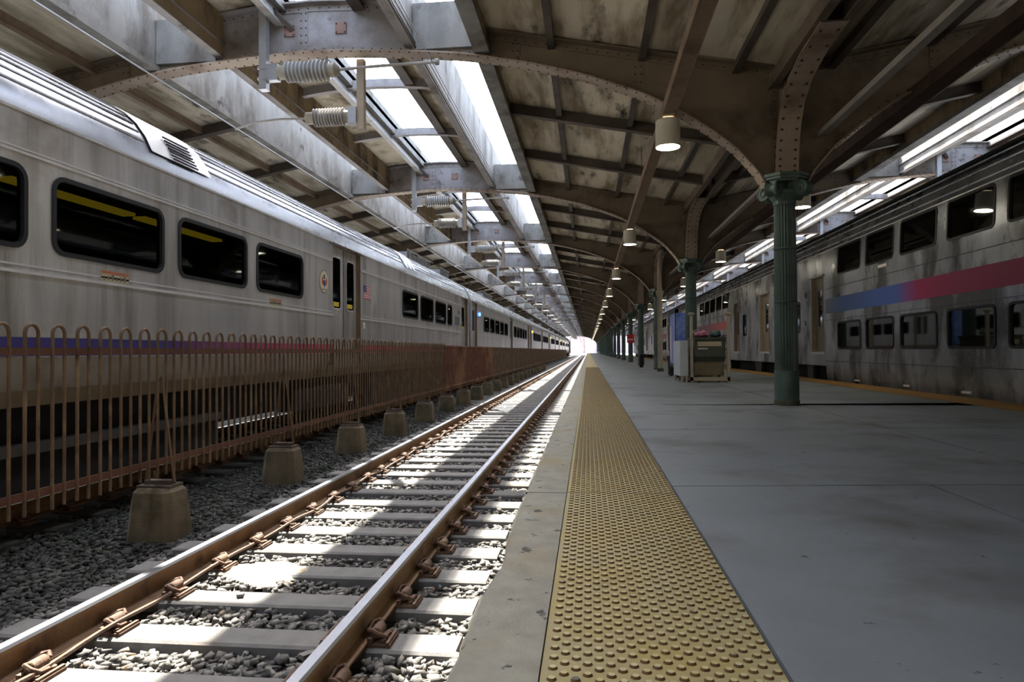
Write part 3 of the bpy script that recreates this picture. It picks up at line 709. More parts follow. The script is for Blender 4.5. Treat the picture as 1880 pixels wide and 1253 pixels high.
copies(TIE, [(TX, y, 0) for y in TY[:NT]], lambda i: ('pale concrete tie of the empty track, %s up from the bottom of the picture' % ORD[i]) if i < 18 else 'pale concrete tie in the distant stretch of the empty track', 'ties of the empty track')
tj = MB(); tj.merge(tie_mb(), 'tie_concrete')
for x in (-.7525, .7525): tj.merge(plate_mb(x), 'clip_rust'); [tj.merge(clip_mb(x, sg), 'clip_rust') for sg in (-1, 1)]
tjo = tj.build('concrete_tie', 'tie_concrete'); tjo['category'] = 'railway tie'
copies(tjo, [(TX, y, 0) for y in TY[NT:220]], lambda i: 'pale concrete tie in the distant stretch of the empty track', 'ties of the empty track')
tj2 = MB()
for k in range(200): tj2.merge(tie_mb(), 'tie_concrete', (TX, TY[219]+.547*(k+1), 0))
tag(tj2.build('concrete_tie', 'tie_concrete'), 'unresolved run of ties at the far end of the empty track', 'railway tie', 'ties of the empty track', 'stuff')
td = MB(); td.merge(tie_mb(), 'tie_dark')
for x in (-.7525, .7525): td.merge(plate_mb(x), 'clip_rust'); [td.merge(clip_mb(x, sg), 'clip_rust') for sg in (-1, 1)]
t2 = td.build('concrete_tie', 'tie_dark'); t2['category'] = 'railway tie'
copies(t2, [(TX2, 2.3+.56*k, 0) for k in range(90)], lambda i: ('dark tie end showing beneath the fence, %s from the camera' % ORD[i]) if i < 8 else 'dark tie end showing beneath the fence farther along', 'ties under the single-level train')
b = MB(); pts = []
y = 1.6
while y < 60: pts.append((TX-.7525+.125+.012*math.sin(y*2.3)+.008*math.sin(y*7.1), y, -.652+.010*math.sin(y*5.74))); y += .12
b.tube(pts, .013, 6); tag(b.build('bond_cable', 'clip_rust'), 'brown bond cable lying along the inside of the left rail', 'cable')

def stones(name, m, n, xr, yr, size, zc, label, avoid=None, dens=None):
    base = np.array([(x_, y_, z_) for z_ in (-.62, .62) for y_ in (-.62, .62) for x_ in (-.62, .62)])
    tri = np.array([(0, 2, 3), (0, 3, 1), (4, 5, 7), (4, 7, 6), (0, 1, 5), (0, 5, 4), (2, 6, 7), (2, 7, 3), (0, 4, 6), (0, 6, 2), (1, 3, 7), (1, 7, 5)])
    x = rng.uniform(xr[0], xr[1], n); y = rng.uniform(yr[0], yr[1], n)
    if dens is not None: y = yr[0] + (yr[1]-yr[0])*rng.random(n)**dens
    if avoid is not None:
        k = avoid(x, y); x, y = x[~k], y[~k]; n = len(x)
    sc = size*rng.uniform(.55, 1.25, (n, 1)); an = np.stack([rng.uniform(.75, 1.35, n), rng.uniform(.6, 1.0, n), rng.uniform(.45, .8, n)], 1)
    v = base[None] + rng.normal(0, .24, (n, 8, 3)); v = v*an[:, None, :]*sc[:, None, :]*.5
    a = rng.uniform(0, 2*PI, n); tl = rng.normal(0, .5, n); ca, sa, ct, st_ = np.cos(a), np.sin(a), np.cos(tl), np.sin(tl)
    vx, vy, vz = v[..., 0], v[..., 1], v[..., 2]
    vy, vz = vy*ct[:, None]-vz*st_[:, None], vy*st_[:, None]+vz*ct[:, None]
    vx, vy = vx*ca[:, None]-vy*sa[:, None], vx*sa[:, None]+vy*ca[:, None]
    z = zc(x, y) + rng.uniform(-.018, .012, n)
    V = np.stack([vx+x[:, None], vy+y[:, None], vz+z[:, None]], 2).reshape(-1, 3).astype(np.float32)
    T = (tri[None]+8*np.arange(n)[:, None, None]).reshape(-1, 3).astype(np.int32)
    me = bpy.data.meshes.new(name); me.vertices.add(len(V)); me.vertices.foreach_set('co', V.ravel())
    me.loops.add(T.size); me.loops.foreach_set('vertex_index', T.ravel())
    me.polygons.add(len(T)); me.polygons.foreach_set('loop_start', np.arange(0, T.size, 3, dtype=np.int32))
    me.update(calc_edges=True); me.materials.append(MATS[m])
    o = bpy.data.objects.new(name, me); COL.objects.link(o); tag(o, label, 'ballast', None, 'stuff'); return o
def on_tie(x, y):
    k = (y-2.46)/.547; d = np.abs(k-np.round(k))*.547
    near_rail = (np.abs(np.abs(x-TX)-.7525) < .10)
    return ((d < .135) & (np.abs(x-TX) < 1.27)) | near_rail
flat = lambda x, y: np.full(len(x), -.742) + .02*np.sin(x*3+y*1.3)*np.cos(y*2.1)
stones('ballast_stones', 'stone', 19000, (-3.35, -.36), (1.7, 9.5), .060, flat, 'grey crushed stone between the ties of the empty track', on_tie, 1.25)
stones('ballast_stones', 'stone', 12000, (-3.35, -.36), (9.5, 32), .075, flat, 'grey crushed stone farther along the empty track', on_tie, 1.4)
stones('ballast_stones', 'stone_shaded', 26000, (-5.1, -3.1), (2.4, 20), .058, lambda x, y: np.full(len(x), -.752)+.012*np.sin(x*2+y*.9), 'shade-darkened mossy crushed stone around the fence footings', None, 1.35)
b = MB(); b.lathe([(.30, -.03), (.26, .0), (.18, .022), (.08, .036), (.01, .04)], 22)
for k, q in enumerate(b.v): b.v[k] = (q[0]*1.15*(1+.15*math.sin(q[1]*17)), q[1]*.75*(1+.2*math.sin(q[0]*13+1)), q[2]+.006*math.sin(q[0]*31)*math.cos(q[1]*27))
o = b.build('sand', 'stone_sand'); o.location = (-2.28, 4.62, -.705); tag(o, 'small heap of pale sand spilled over two ties by the left rail', 'sand', None, 'stuff')
# a few loose spikes and chips lying on the ties
for k, (x, y, z, sx, sy, sz, rz) in enumerate([(-.93, 2.50, -.690, .07, .022, .018, .4), (-1.42, 3.33, -.69, .05, .02, .015, 1.2), (-2.2, 4.12, -.692, .04, .02, .012, 2.0)]):
    b = MB(); b.prism([(-sx, -sy), (sx*.6, -sy*1.2), (sx, sy*.3), (sx*.2, sy*1.2), (-sx*.9, sy*.8)], 'z', -sz*.5, sz)
    o = b.build('stone_chip', 'clip_rust' if k == 0 else 'stone'); o.location = (x, y, z); o.rotation_euler = (0, .1, rz)
    tag(o, ['reddish stone flake lying on the nearest tie end by the platform', 'grey stone chip on a tie near the right rail', 'grey stone chip on a tie near the left rail'][k], 'stone')

# ------------------------------------------------------------------ iron fence between the tracks
FX = -3.70
FE = empty('iron_fence', 'rusty iron fence of hooped pickets between the empty track and the single-level train', 'fence', (FX, 2.9, 0))
b = MB(); b.box(-.008, .008, -.3, 14.42, .835, .885); b.build('top_rail', 'fence_red', FE)
b = MB(); b.box(-.008, .008, -.3, 14.42, -.125, -.070); b.build('bottom_rail', 'fence_red', FE)
hp = []
for k in range(-4, 57):
    y0 = 4.18+.2342*k-2.9; b = MB(); w = .0575+random.uniform(-.003, .003); dz = random.uniform(-.008, .008)
    pts = [(0, y0-w, -.23+dz), (0, y0-w, .98)] + [(0, y0-w*math.cos(t), .98+w*math.sin(t)*1.1) for t in np.linspace(.3, PI-.3, 7)] + [(0, y0+w, .98), (0, y0+w, -.23-dz)]
    b.tube(pts, .0122, 8); b.build('picket_hoop', 'fence_rust', FE)
def foot_parts():
    a = MB(); v = []
    for z, hx_, hy, ch in ((-.80, .215, .20, .05), (-.42, .185, .17, .05), (-.345, .175, .16, .05), (-.31, .145, .13, .04)):
        q = [(-hx_+ch, -hy), (hx_-ch, -hy), (hx_, -hy+ch), (hx_, hy-ch), (hx_-ch, hy), (-hx_+ch, hy), (-hx_, hy-ch), (-hx_, -hy+ch)]
        v += [(x, y, z) for x, y in q]
    a.add(v, [(i*8+k, i*8+(k+1) % 8, (i+1)*8+(k+1) % 8, (i+1)*8+k) for i in range(3) for k in range(8)] + [tuple(range(24, 32))])
    p_ = MB(); p_.box(-.15, .15, -.10, .10, -.31, -.29); p_.box(-.12, .12, -.04, .04, -.29, -.255)
    bl = []
    for x in (-.09, .09):
        m = MB(); m.lathe([(.014, -.255), (.014, -.225), (.010, -.22), (.010, -.195)], 6, (x, .06, 0)); m.lathe([(.02, -.29), (.02, -.27)], 6, (x, .06, 0)); bl.append(m)
    rd = []
    for sx in (-.13, .13):
        m = MB(); m.tube([(sx, 0, -.27), (sx*.18, 0, .58), (.02, 0, .64)], .011, 7); rd.append(m)
    return a, p_, bl, rd
fa, fp, fb, fr = foot_parts()
FT = empty('fence_footing', '', 'fence footing', (FX, 6.0, 0))
fa.build('block', 'footing', FT); fp.build('base_plate', 'plate_brown', FT)
for m in fb: m.build('bolt', 'fence_rust', FT)
for m in fr: m.build('brace_rod', 'fence_rust', FT)
copies(FT, [(FX, 5.56+2.41*k, 0) for k in range(22)], lambda i: ('mossy concrete fence footing with brace rods, %s from the camera' % ORD[i]) if i < 9 else 'small concrete fence footing far along the track', 'concrete fence footings')
# taller close-barred panels farther on
def panel_parts():
    f_ = MB(); f_.box(-.012, .012, 0, 2.24, .96, 1.0); f_.box(-.012, .012, 0, 2.24, -.12, -.07); f_.box(-.02, .02, -.02, .02, -.3, 1.0)
    s_ = MB()
    for k in range(24): y = .06+k*.092; s_.box(-.006, .006, y-.014, y+.014, -.2, .97)
    return f_, s_
pf, ps = panel_parts()
for nm, m, ys_, lab in (('rust', 'fence_dark', range(0, 4), 'dark red rusty bar fence panel just past the hooped fence, %s of four'),
                        ('tan', 'fence_rust', range(4, 44), None)):
    PN = empty('barred_fence', '', 'fence panel', (FX, 17.35, 0))
    pf.build('panel_frame', m, PN); ps.build('bars', m, PN)
    copies(PN, [(FX, 17.35+2.26*k, 0) for k in ys_], (lambda i, l=lab: l % ORD[i]) if lab else (lambda i: 'weathered bar fence panel far along beside the single-level train'), nm + ' fence panels')

# ------------------------------------------------------------------ trains
def side_surface(prof, ybr, holes, m, thick=None):
    """prof: (x,z) bottom->top. Returns a sheet with rectangular openings (y0,y1,z0,z1)."""
    zs = sorted(set([p[1] for p in prof] + [h[2] for h in holes] + [h[3] for h in holes])); zs = [z for z in zs if prof[0][1] <= z <= prof[-1][1]]
    ys = sorted(set(list(ybr) + [h[0] for h in holes] + [h[1] for h in holes]))
    pz, px = [p[1] for p in prof], [p[0] for p in prof]
    b = MB(); v = [(float(np.interp(z, pz, px)), y, z) for y in ys for z in zs]; n = len(zs); f = []
    for i in range(len(ys)-1):
        for k in range(n-1):
            yc, zc = (ys[i]+ys[i+1])/2, (zs[k]+zs[k+1])/2
            if any(h[0] < yc < h[1] and h[2] < zc < h[3] for h in holes): continue
            f.append((i*n+k, (i+1)*n+k, (i+1)*n+k+1, i*n+k+1))
    b.add(v, f, m, True); return b
def window(parent, x, sg, y0, y1, z0, z1, r=.10, fw_=.05, name='window', lean=0.0, m='rubber', sub='pane'):
    """gasket ring standing proud of the side, glass set back. sg=+1: visible side faces +x."""
    o = ring_rect(y0, y1, z0, z1, r, 5); i_ = ring_rect(y0+fw_, y1-fw_, z0+fw_, z1-fw_, max(.02, r-fw_), 5); n = len(o)
    X = lambda z, d: x + sg*d + lean*(z-z0)
    b = MB(); v = [(X(z, .014), y, z) for y, z in o] + [(X(z, .014), y, z) for y, z in i_] + [(X(z, -.02), y, z) for y, z in o] + [(X(z, -.05), y, z) for y, z in i_]
    f = []
    for k in range(n):
        q = (k+1) % n; f += [(k, q, n+q, n+k), (k, 2*n+k, 2*n+q, q), (n+k, n+q, 3*n+q, 3*n+k)]
    b.add(v, f); w = b.build(name, m, parent)
    g = MB(); g.add([(X(z, -.02), y, z) for y, z in i_], [tuple(range(n))]); g.build(sub, 'window_glass', w)
    return w
def cabin(b, x0, x1, y0, y1, z0, z1):
    b.box(x0, x1, y0, y1, z0, z1)

# single-level car; local frame: y from the car's south end, x and z are world values minus the Empty's origin (0, y, 0)
SX = -4.40
LPROF = [(-4.56, .42), (-4.50, .56), (-4.43, .80), (-4.402, 1.0), (-4.40, 1.5), (-4.40, 2.76)]
TOPP = [(-4.40, 2.76), (-4.43, 2.90), (-4.50, 3.05), (-4.60, 3.19), (-4.73, 3.31), (-4.88, 3.40), (-5.2, 3.49), (-5.95, 3.53)]
CARL = 25.9
def left_car(loc, wins, doors, near, label):
    r = empty('passenger_car', label, 'train car', loc, 'cars of the single-level train')
    hole = [(a+.04, b_-.04, 1.70, 2.30) for a, b_ in wins] + [(a, b_, .62, 2.72) for a, b_ in doors]
    sd = side_surface(LPROF, [0, CARL], hole, 'train_steel')
    mir = lambda p: (-11.9-p[0], p[1])
    full = [mir(p) for p in LPROF[::-1]]
    prof = TOPP + [mir(p) for p in TOPP[::-1]][1:]
    b = MB(); v = [(x, y, z) for y in (0, CARL) for x, z in prof]; n = len(prof)
    b.add(v, [(k, n+k, n+k+1, k+1) for k in range(n-1)], 'train_roof', True)
    sd2 = MB(); v = [(x, y, z) for y in (0, CARL) for x, z in full]; n2 = len(full); sd2.add(v, [(k, n2+k, n2+k+1, k+1) for k in range(n2-1)], 'train_steel', True)
    sd.merge(sd2)
    for y in (0, CARL): 
        pts = [(x, y, z) for x, z in LPROF] + [(x, y, z) for x, z in prof[1:]] + [(x, y, z) for x, z in full[1:]]
        sd.add(pts, [tuple(range(len(pts)))], 'train_steel_worn')
    # door reveals
    for a, c in doors:
        for y in (a, c): sd.box(-4.52, -4.405, y-.02, y+.02, .62, 2.74, 'door_bronze')
        sd.box(-4.52, -4.395, a-.15, c+.15, 2.72, 2.76, 'door_bronze')
    sd.build('body', 'train_steel', r)
    rf = b
    for tt in np.linspace(.22, .97, 9):
        L_ = [0]; [L_.append(L_[-1]+math.hypot(q[0]-p_[0], q[1]-p_[1])) for p_, q in zip(TOPP[:6], TOPP[1:7])]
        x = float(np.interp(tt*L_[-1], L_, [p_[0] for p_ in TOPP[:7]])); z = float(np.interp(tt*L_[-1], L_, [p_[1] for p_ in TOPP[:7]]))
        segs = [(0, 7.35), (8.55, 17.2), (18.2, CARL)] if near else [(0, CARL)]
        for a, c in segs: rf.tube([(x, a, z), (x, c, z)], .014, 6)
    rf.build('roof', 'train_roof', r)
    tr = MB()
    for z0, z1, d in ((2.415, 2.435, .012), (2.448, 2.462, .010), (1.475, 1.50, .018), (1.535, 1.55, .006), (2.745, 2.762, .012)):
        cuts = sorted(doors); a = 0
        for c, e_ in cuts + [(CARL, CARL)]:
            if c > a: tr.box(SX-.005, SX+d, a, c-.03, z0, z1)
            a = e_+.03
    tr.build('trim_strip', 'train_trim', r)
    st_ = MB(); a = 0
    for c, e_ in sorted(doors) + [(CARL, CARL)]:
        if c > a: 
            xx = lambda z: float(np.interp(z, [p[1] for p in LPROF], [p[0] for p in LPROF]))+.006
            zz = (.825, .90, .975); v = [(xx(z), y, z) for y in (a, c) for z in zz]; st_.add(v, [(0, 3, 4, 1), (1, 4, 5, 2)])
        a = e_
    st_.build('stripe', 'stripe_left', r)['label'] = 'purple stripe fading to magenta'
    sk = MB(); xx = lambda z: float(np.interp(z, [p[1] for p in LPROF], [p[0] for p in LPROF]))+.007
    v = [(xx(z), y, z) for y in (0, CARL) for z in (.55, .70, .815)]; sk.add(v, [(0, 3, 4, 1), (1, 4, 5, 2)])
    v = [(xx(z)+.004, y, z) for y in (0, CARL) for z in (.415, .55)]; sk.add(v, [(0, 2, 3, 1)], 'lip_brown')
    q = sk.build('skirt', 'skirt_grey', r); q['label'] = 'pale riveted skirt'
    for a, c in wins: window(r, SX, 1, a, c, 1.665, 2.335, .13, .04)
    for a, c in doors:
        two = (c-a) > 1.2; mid = (a+c)/2
        for y0, y1 in (((a+.03, mid-.015), (mid+.015, c-.03)) if two else ((a+.03, c-.03),)):
            wz = (y0+.10, y1-.12, 1.60, 2.56) if two else (y0+.22, y1-.22, 1.65, 2.45)
            dp = [(x-.075, z) for x, z in LPROF if z > .5] ; dp = [(dp[0][0], .60)] + dp[1:]
            d_ = side_surface(dp, [y0, y1], [(wz[0]+.03, wz[1]-.03, wz[2]+.03, wz[3]-.03)], 'train_steel')
            do = d_.build('door', 'train_steel', r)
            if near:
                w = MB(); o_ = ring_rect(*wz, .12, 5); i_ = ring_rect(wz[0]+.03, wz[1]-.03, wz[2]+.03, wz[3]-.03, .09, 5); n = len(o_)
                w.add([(SX-.065, y, z) for y, z in o_] + [(SX-.065, y, z) for y, z in i_], [(k, (k+1) % n, n+(k+1) % n, n+k) for k in range(n)])
                w.build('door_window_frame', 'train_trim', do)
                w = MB(); w.add([(SX-.085, y, z) for y, z in i_], [tuple(range(n))]); w.build('door_pane', 'window_glass', do)
                w = MB(); w.box(SX-.084, SX-.075, wz[0]+.10, wz[1]-.10, 1.66, 1.74); w.build('sticker', 'sticker_yellow', do)['label'] = 'small yellow sticker'
            else:
                w = MB(); w.add([(SX-.07, y, z) for y, z in ring_rect(*wz, .1, 3)], [tuple(range(16))]); w.build('door_pane', 'rubber', do)
    # interior shell
    it = MB(); it.box(-7.40, -4.60, .1, CARL-.1, .72, .78); it.box(-7.42, -7.38, .1, CARL-.1, .78, 2.85); it.box(-7.40, -4.62, .1, CARL-.1, 2.83, 2.88)
    if near:
        for y in np.arange(1.6, 11, .9):
            for x in (-5.35, -6.9): it.box(x-.45, x+.45, y, y+.12, .9, 1.95, 'seat_fabric'); it.box(x-.45, x+.45, y-.45, y, 1.1, 1.25, 'seat_fabric')
    it.build('cabin_lining', 'interior_dark', r)
    cl = MB()
    for k in range(5 if near else 0): y = .9+k*2.15; cl.box(-6.12, -5.94, y, y+1.95, 2.66, 2.70)
    if near: q = cl.build('ceiling_light', 'cabin_yellow', r); q['label'] = 'yellow strip lights seen through the windows'
    un = MB(); un.box(-7.2, -4.75, 2.5, CARL-2.5, -.05, .50)
    for y in (3.2, 5.1, CARL-5.1, CARL-3.2):
        for x in (-5.2, -6.7): un.lathe([(.40, -.06), (.46, -.05), (.46, .06), (.40, .07)], 20, (x, y, -.10), 'x')
    for y in (4.15, CARL-4.15): un.box(-4.95, -4.8, y-1.5, y+1.5, -.05, .22); un.box(-4.85, -4.72, y-.35, y+.35, -.2, .3)
    un.build('undercarriage', 'under_black', r)
    if near:
        q = MB(); q.box(-5.0, -4.55, 5.6, 9.0, .02, .10); q.box(-4.98, -4.62, 5.6, 9.0, -.35, .02, 'under_black'); q.build('equipment_box', 'tread_plate', r)['label'] = 'equipment box with a checkered step top'
        q = MB(); q.box(-4.9, -4.6, 11.2, 13.6, -.1, .25); q.build('equipment_box', 'under_black', r)
        q = MB(); q.box(-4.98, -4.6, 15, 19, -.3, .3); q.build('equipment_box', 'under_black', r)
    for y in ((17.2, 17.55, 17.9) if near else ()):
        q = MB(); 
        v = [(x+.02, yy, z+.02) for yy in (y, y+.22) for x, z in TOPP[1:7]]; q.add(v, [(k, 6+k, 7+k, k+1) for k in range(5)], None, True); q.build('roof_vent', 'train_trim', r)
    if near:
        q = MB(); v = [(x+.015, yy, z+.012) for yy in (7.4, 8.5) for x, z in TOPP[1:6]]; q.add(v, [(k, 5+k, 6+k, k+1) for k in range(4)], None, True)
        for k in range(7): q.tube([(TOPP[1][0]+.03-k*.022, 7.75, 2.93+k*.04), (TOPP[1][0]+.03-k*.022, 8.2, 2.93+k*.04)], .01, 5, 'rubber')
        q.build('roof_vent', 'train_trim', r)['label'] = 'curved roof hatch with louvred grille'
    for y0, y1 in ((18.9, 21.6), (23.0, 24.4)) if near else ((6.0, 9.0), (16.5, 19.5)):
        q = MB(); q.box(-5.7, -4.85, y0, y1, 3.40, 3.56); 
        for k in range(6): yy = y0+(y1-y0)*(k+.5)/6; q.box(-4.845, -4.83, yy-.03, yy+.03, 3.42, 3.62)
        q.box(-4.85, -4.82, y0, y1, 3.60, 3.63); q.build('roof_unit', 'galvanised', r)
    return r
Y1 = -.9
wins1 = [(.2+Y1*0, 0)]; w1 = [(y-Y1, y-Y1+1.5) for y in (-.10, 1.66, 3.42, 5.17, 6.92, 8.67)] + [(15.87-Y1, 17.40-Y1), (17.64-Y1, 19.15-Y1), (19.40-Y1, 20.90-Y1), (21.12-Y1, 21.85-Y1)]
w1 = [(a, b_) for a, b_ in w1 if a > .3]
LC = left_car((0, Y1, 0), w1, [(11.42-Y1, 12.87-Y1), (23.55-Y1, 24.75-Y1)], True, 'nearest silver single-level passenger car, with seal and flag by its door')
def add(parent, b, name, m, label=None):
    o = b.build(name, m, parent)
    if label: o['label'] = label
    return o
# seal and flag, notices
yc, zc, R_ = 11.02-Y1, 2.03, .20
b = MB(); cir = lambda r, n=32: [(yc+r*math.cos(2*PI*k/n), zc+r*math.sin(2*PI*k/n)) for k in range(n)]
def disc(b, poly, x, m): b.add([(x, y, z) for y, z in poly] + [(x-.004, y, z) for y, z in poly], [tuple(range(len(poly)))] + [(k, (k+1) % len(poly), len(poly)+(k+1) % len(poly), len(poly)+k) for k in range(len(poly))], m)
disc(b, cir(R_), SX+.004, 'seal_ring'); disc(b, cir(R_*.9), SX+.0055, 'cream'); disc(b, cir(R_*.70), SX+.0065, 'cream')
q = lambda pts: [(yc+u*R_, zc+w*R_) for u, w in pts]
disc(b, q([(-.22, .1), (.22, .1), (.22, -.25), (0, -.5), (-.22, -.25)]), SX+.008, 'navy_paint')
disc(b, q([(-.55, .35), (-.35, .28), (-.26, -.3), (-.5, -.25)]), SX+.008, 'red_paint'); disc(b, q([(.3, .1), (.58, .38), (.6, .05), (.48, -.35), (.28, -.3)]), SX+.008, 'red_paint')
disc(b, q([(-.15, .55), (.12, .58), (.18, .2), (-.18, .2)]), SX+.008, 'navy_paint')
for u in (-.45, -.2, .08, .33): disc(b, q([(u, -.62), (u+.14, -.60), (u+.12, -.72), (u+.02, -.74)]), SX+.008, 'grey_ink')
add(LC, b, 'round_seal', 'cream', 'round cream seal with red and blue figures')
b = MB(); y0, y1, z0, z1 = 13.04-Y1, 13.47-Y1, 1.90, 2.16
for k in range(13): disc(b, [(y0, z0+(z1-z0)*k/13), (y1, z0+(z1-z0)*k/13), (y1, z0+(z1-z0)*(k+1)/13), (y0, z0+(z1-z0)*(k+1)/13)], SX+.005, 'red_paint' if k % 2 == 0 else 'white_paint')
disc(b, [(y0, z0+(z1-z0)*6/13), (y0+(y1-y0)*.42, z0+(z1-z0)*6/13), (y0+(y1-y0)*.42, z1), (y0, z1)], SX+.0065, 'navy_paint')
for i in range(5):
    for j in range(4): yy = y0+.016+i*.035; zz = z0+(z1-z0)*6/13+.018+j*.032; disc(b, [(yy-.004, zz-.004), (yy+.004, zz-.004), (yy+.004, zz+.004), (yy-.004, zz+.004)], SX+.008, 'white_paint')
add(LC, b, 'flag_decal', 'white_paint', 'stars and stripes flag decal')
for y0, y1, z0, z1 in ((5.74-Y1, 6.12-Y1, 1.505, 1.61), (9.05-Y1, 9.42-Y1, 1.505, 1.60)):
    b = MB(); disc(b, [(y0, z0), (y1, z0), (y1, z1), (y0, z1)], SX+.006, 'notice_paper'); disc(b, [(y0+.01, z1-.03), (y1-.01, z1-.03), (y1-.01, z1-.008), (y0+.01, z1-.008)], SX+.0075, 'notice_red')
    for k in range(6): yy = y0+.03+k*(y1-y0-.05)/6; hh = .02+.015*((k*7) % 3); disc(b, [(yy, z0+.015), (yy+.028, z0+.015), (yy+.026, z0+.015+hh), (yy+.004, z0+.02+hh)], SX+.0075, 'notice_ink')
    add(LC, b, 'notice_plate', 'notice_paper', 'faded paper notice with a red heading')
b = MB(); disc(b, [(13.02-Y1, 1.30), (13.12-Y1, 1.30), (13.12-Y1, 1.42), (13.02-Y1, 1.42)], SX+.006, 'white_paint'); add(LC, b, 'sticker', 'white_paint')
b = MB()
for k in range(4): yy = 22.35-Y1+k*.2; disc(b, [(yy, 1.72), (yy+.13, 1.72), (yy+.13, 2.02), (yy, 2.02)], SX+.006, 'grey_ink')
for k in range(2): yy = 22.9-Y1+k*.2; disc(b, [(yy, 2.10), (yy+.1, 2.10), (yy+.1, 2.24), (yy, 2.24)], SX+.006, 'grey_ink')
add(LC, b, 'faded_marks', 'grey_ink', 'worn illegible grey number marks')
# other cars
w2 = [(3.3+1.78*k, 3.3+1.78*k+1.5) for k in range(5)] + [(15.0+1.78*k, 15.0+1.78*k+1.5) for k in range(5)]
LB = left_car((0, 25.4, 0), w2, [(.35, 1.5), (12.9, 14.35), (24.4, 25.5)], False, '')
b = MB(); b.box(SX+.0, SX+.05, 2.0, 2.12, 2.28, 2.40); add(LB, b, 'marker_light', 'marker_amber', 'small lit marker light')
copies(LB, [(0, 25.4+26.35*k, 0) for k in range(5)], lambda i: 'silver single-level passenger car, %s in the train from the camera' % ORD[i+1], 'cars of the single-level train')
for o in KIDS.get('passenger_car.001', []):
    if o.name.startswith('marker_light'): o.data = o.data.copy(); o.data.materials[0] = MATS['marker_blue']
# locomotive closing the left train
b = MB(); y0 = 25.4+26.35*5
LO = empty('locomotive', 'dark locomotive at the far end of the single-level train', 'locomotive', (0, y0, 0))
b.prism([(-4.5, .3), (-4.45, 3.0), (-4.9, 3.7), (-7.0, 3.7), (-7.45, 3.0), (-7.4, .3)], 'y', .2, 17); b.build('body', 'under_black', LO)
b = MB(); b.box(-6.6, -5.2, 2, 14, 3.7, 3.95); b.build('roof_unit', 'under_black', LO)
b = MB(); b.box(-7.2, -4.6, 2, 15, -.5, .3); b.build('undercarriage', 'under_black', LO)

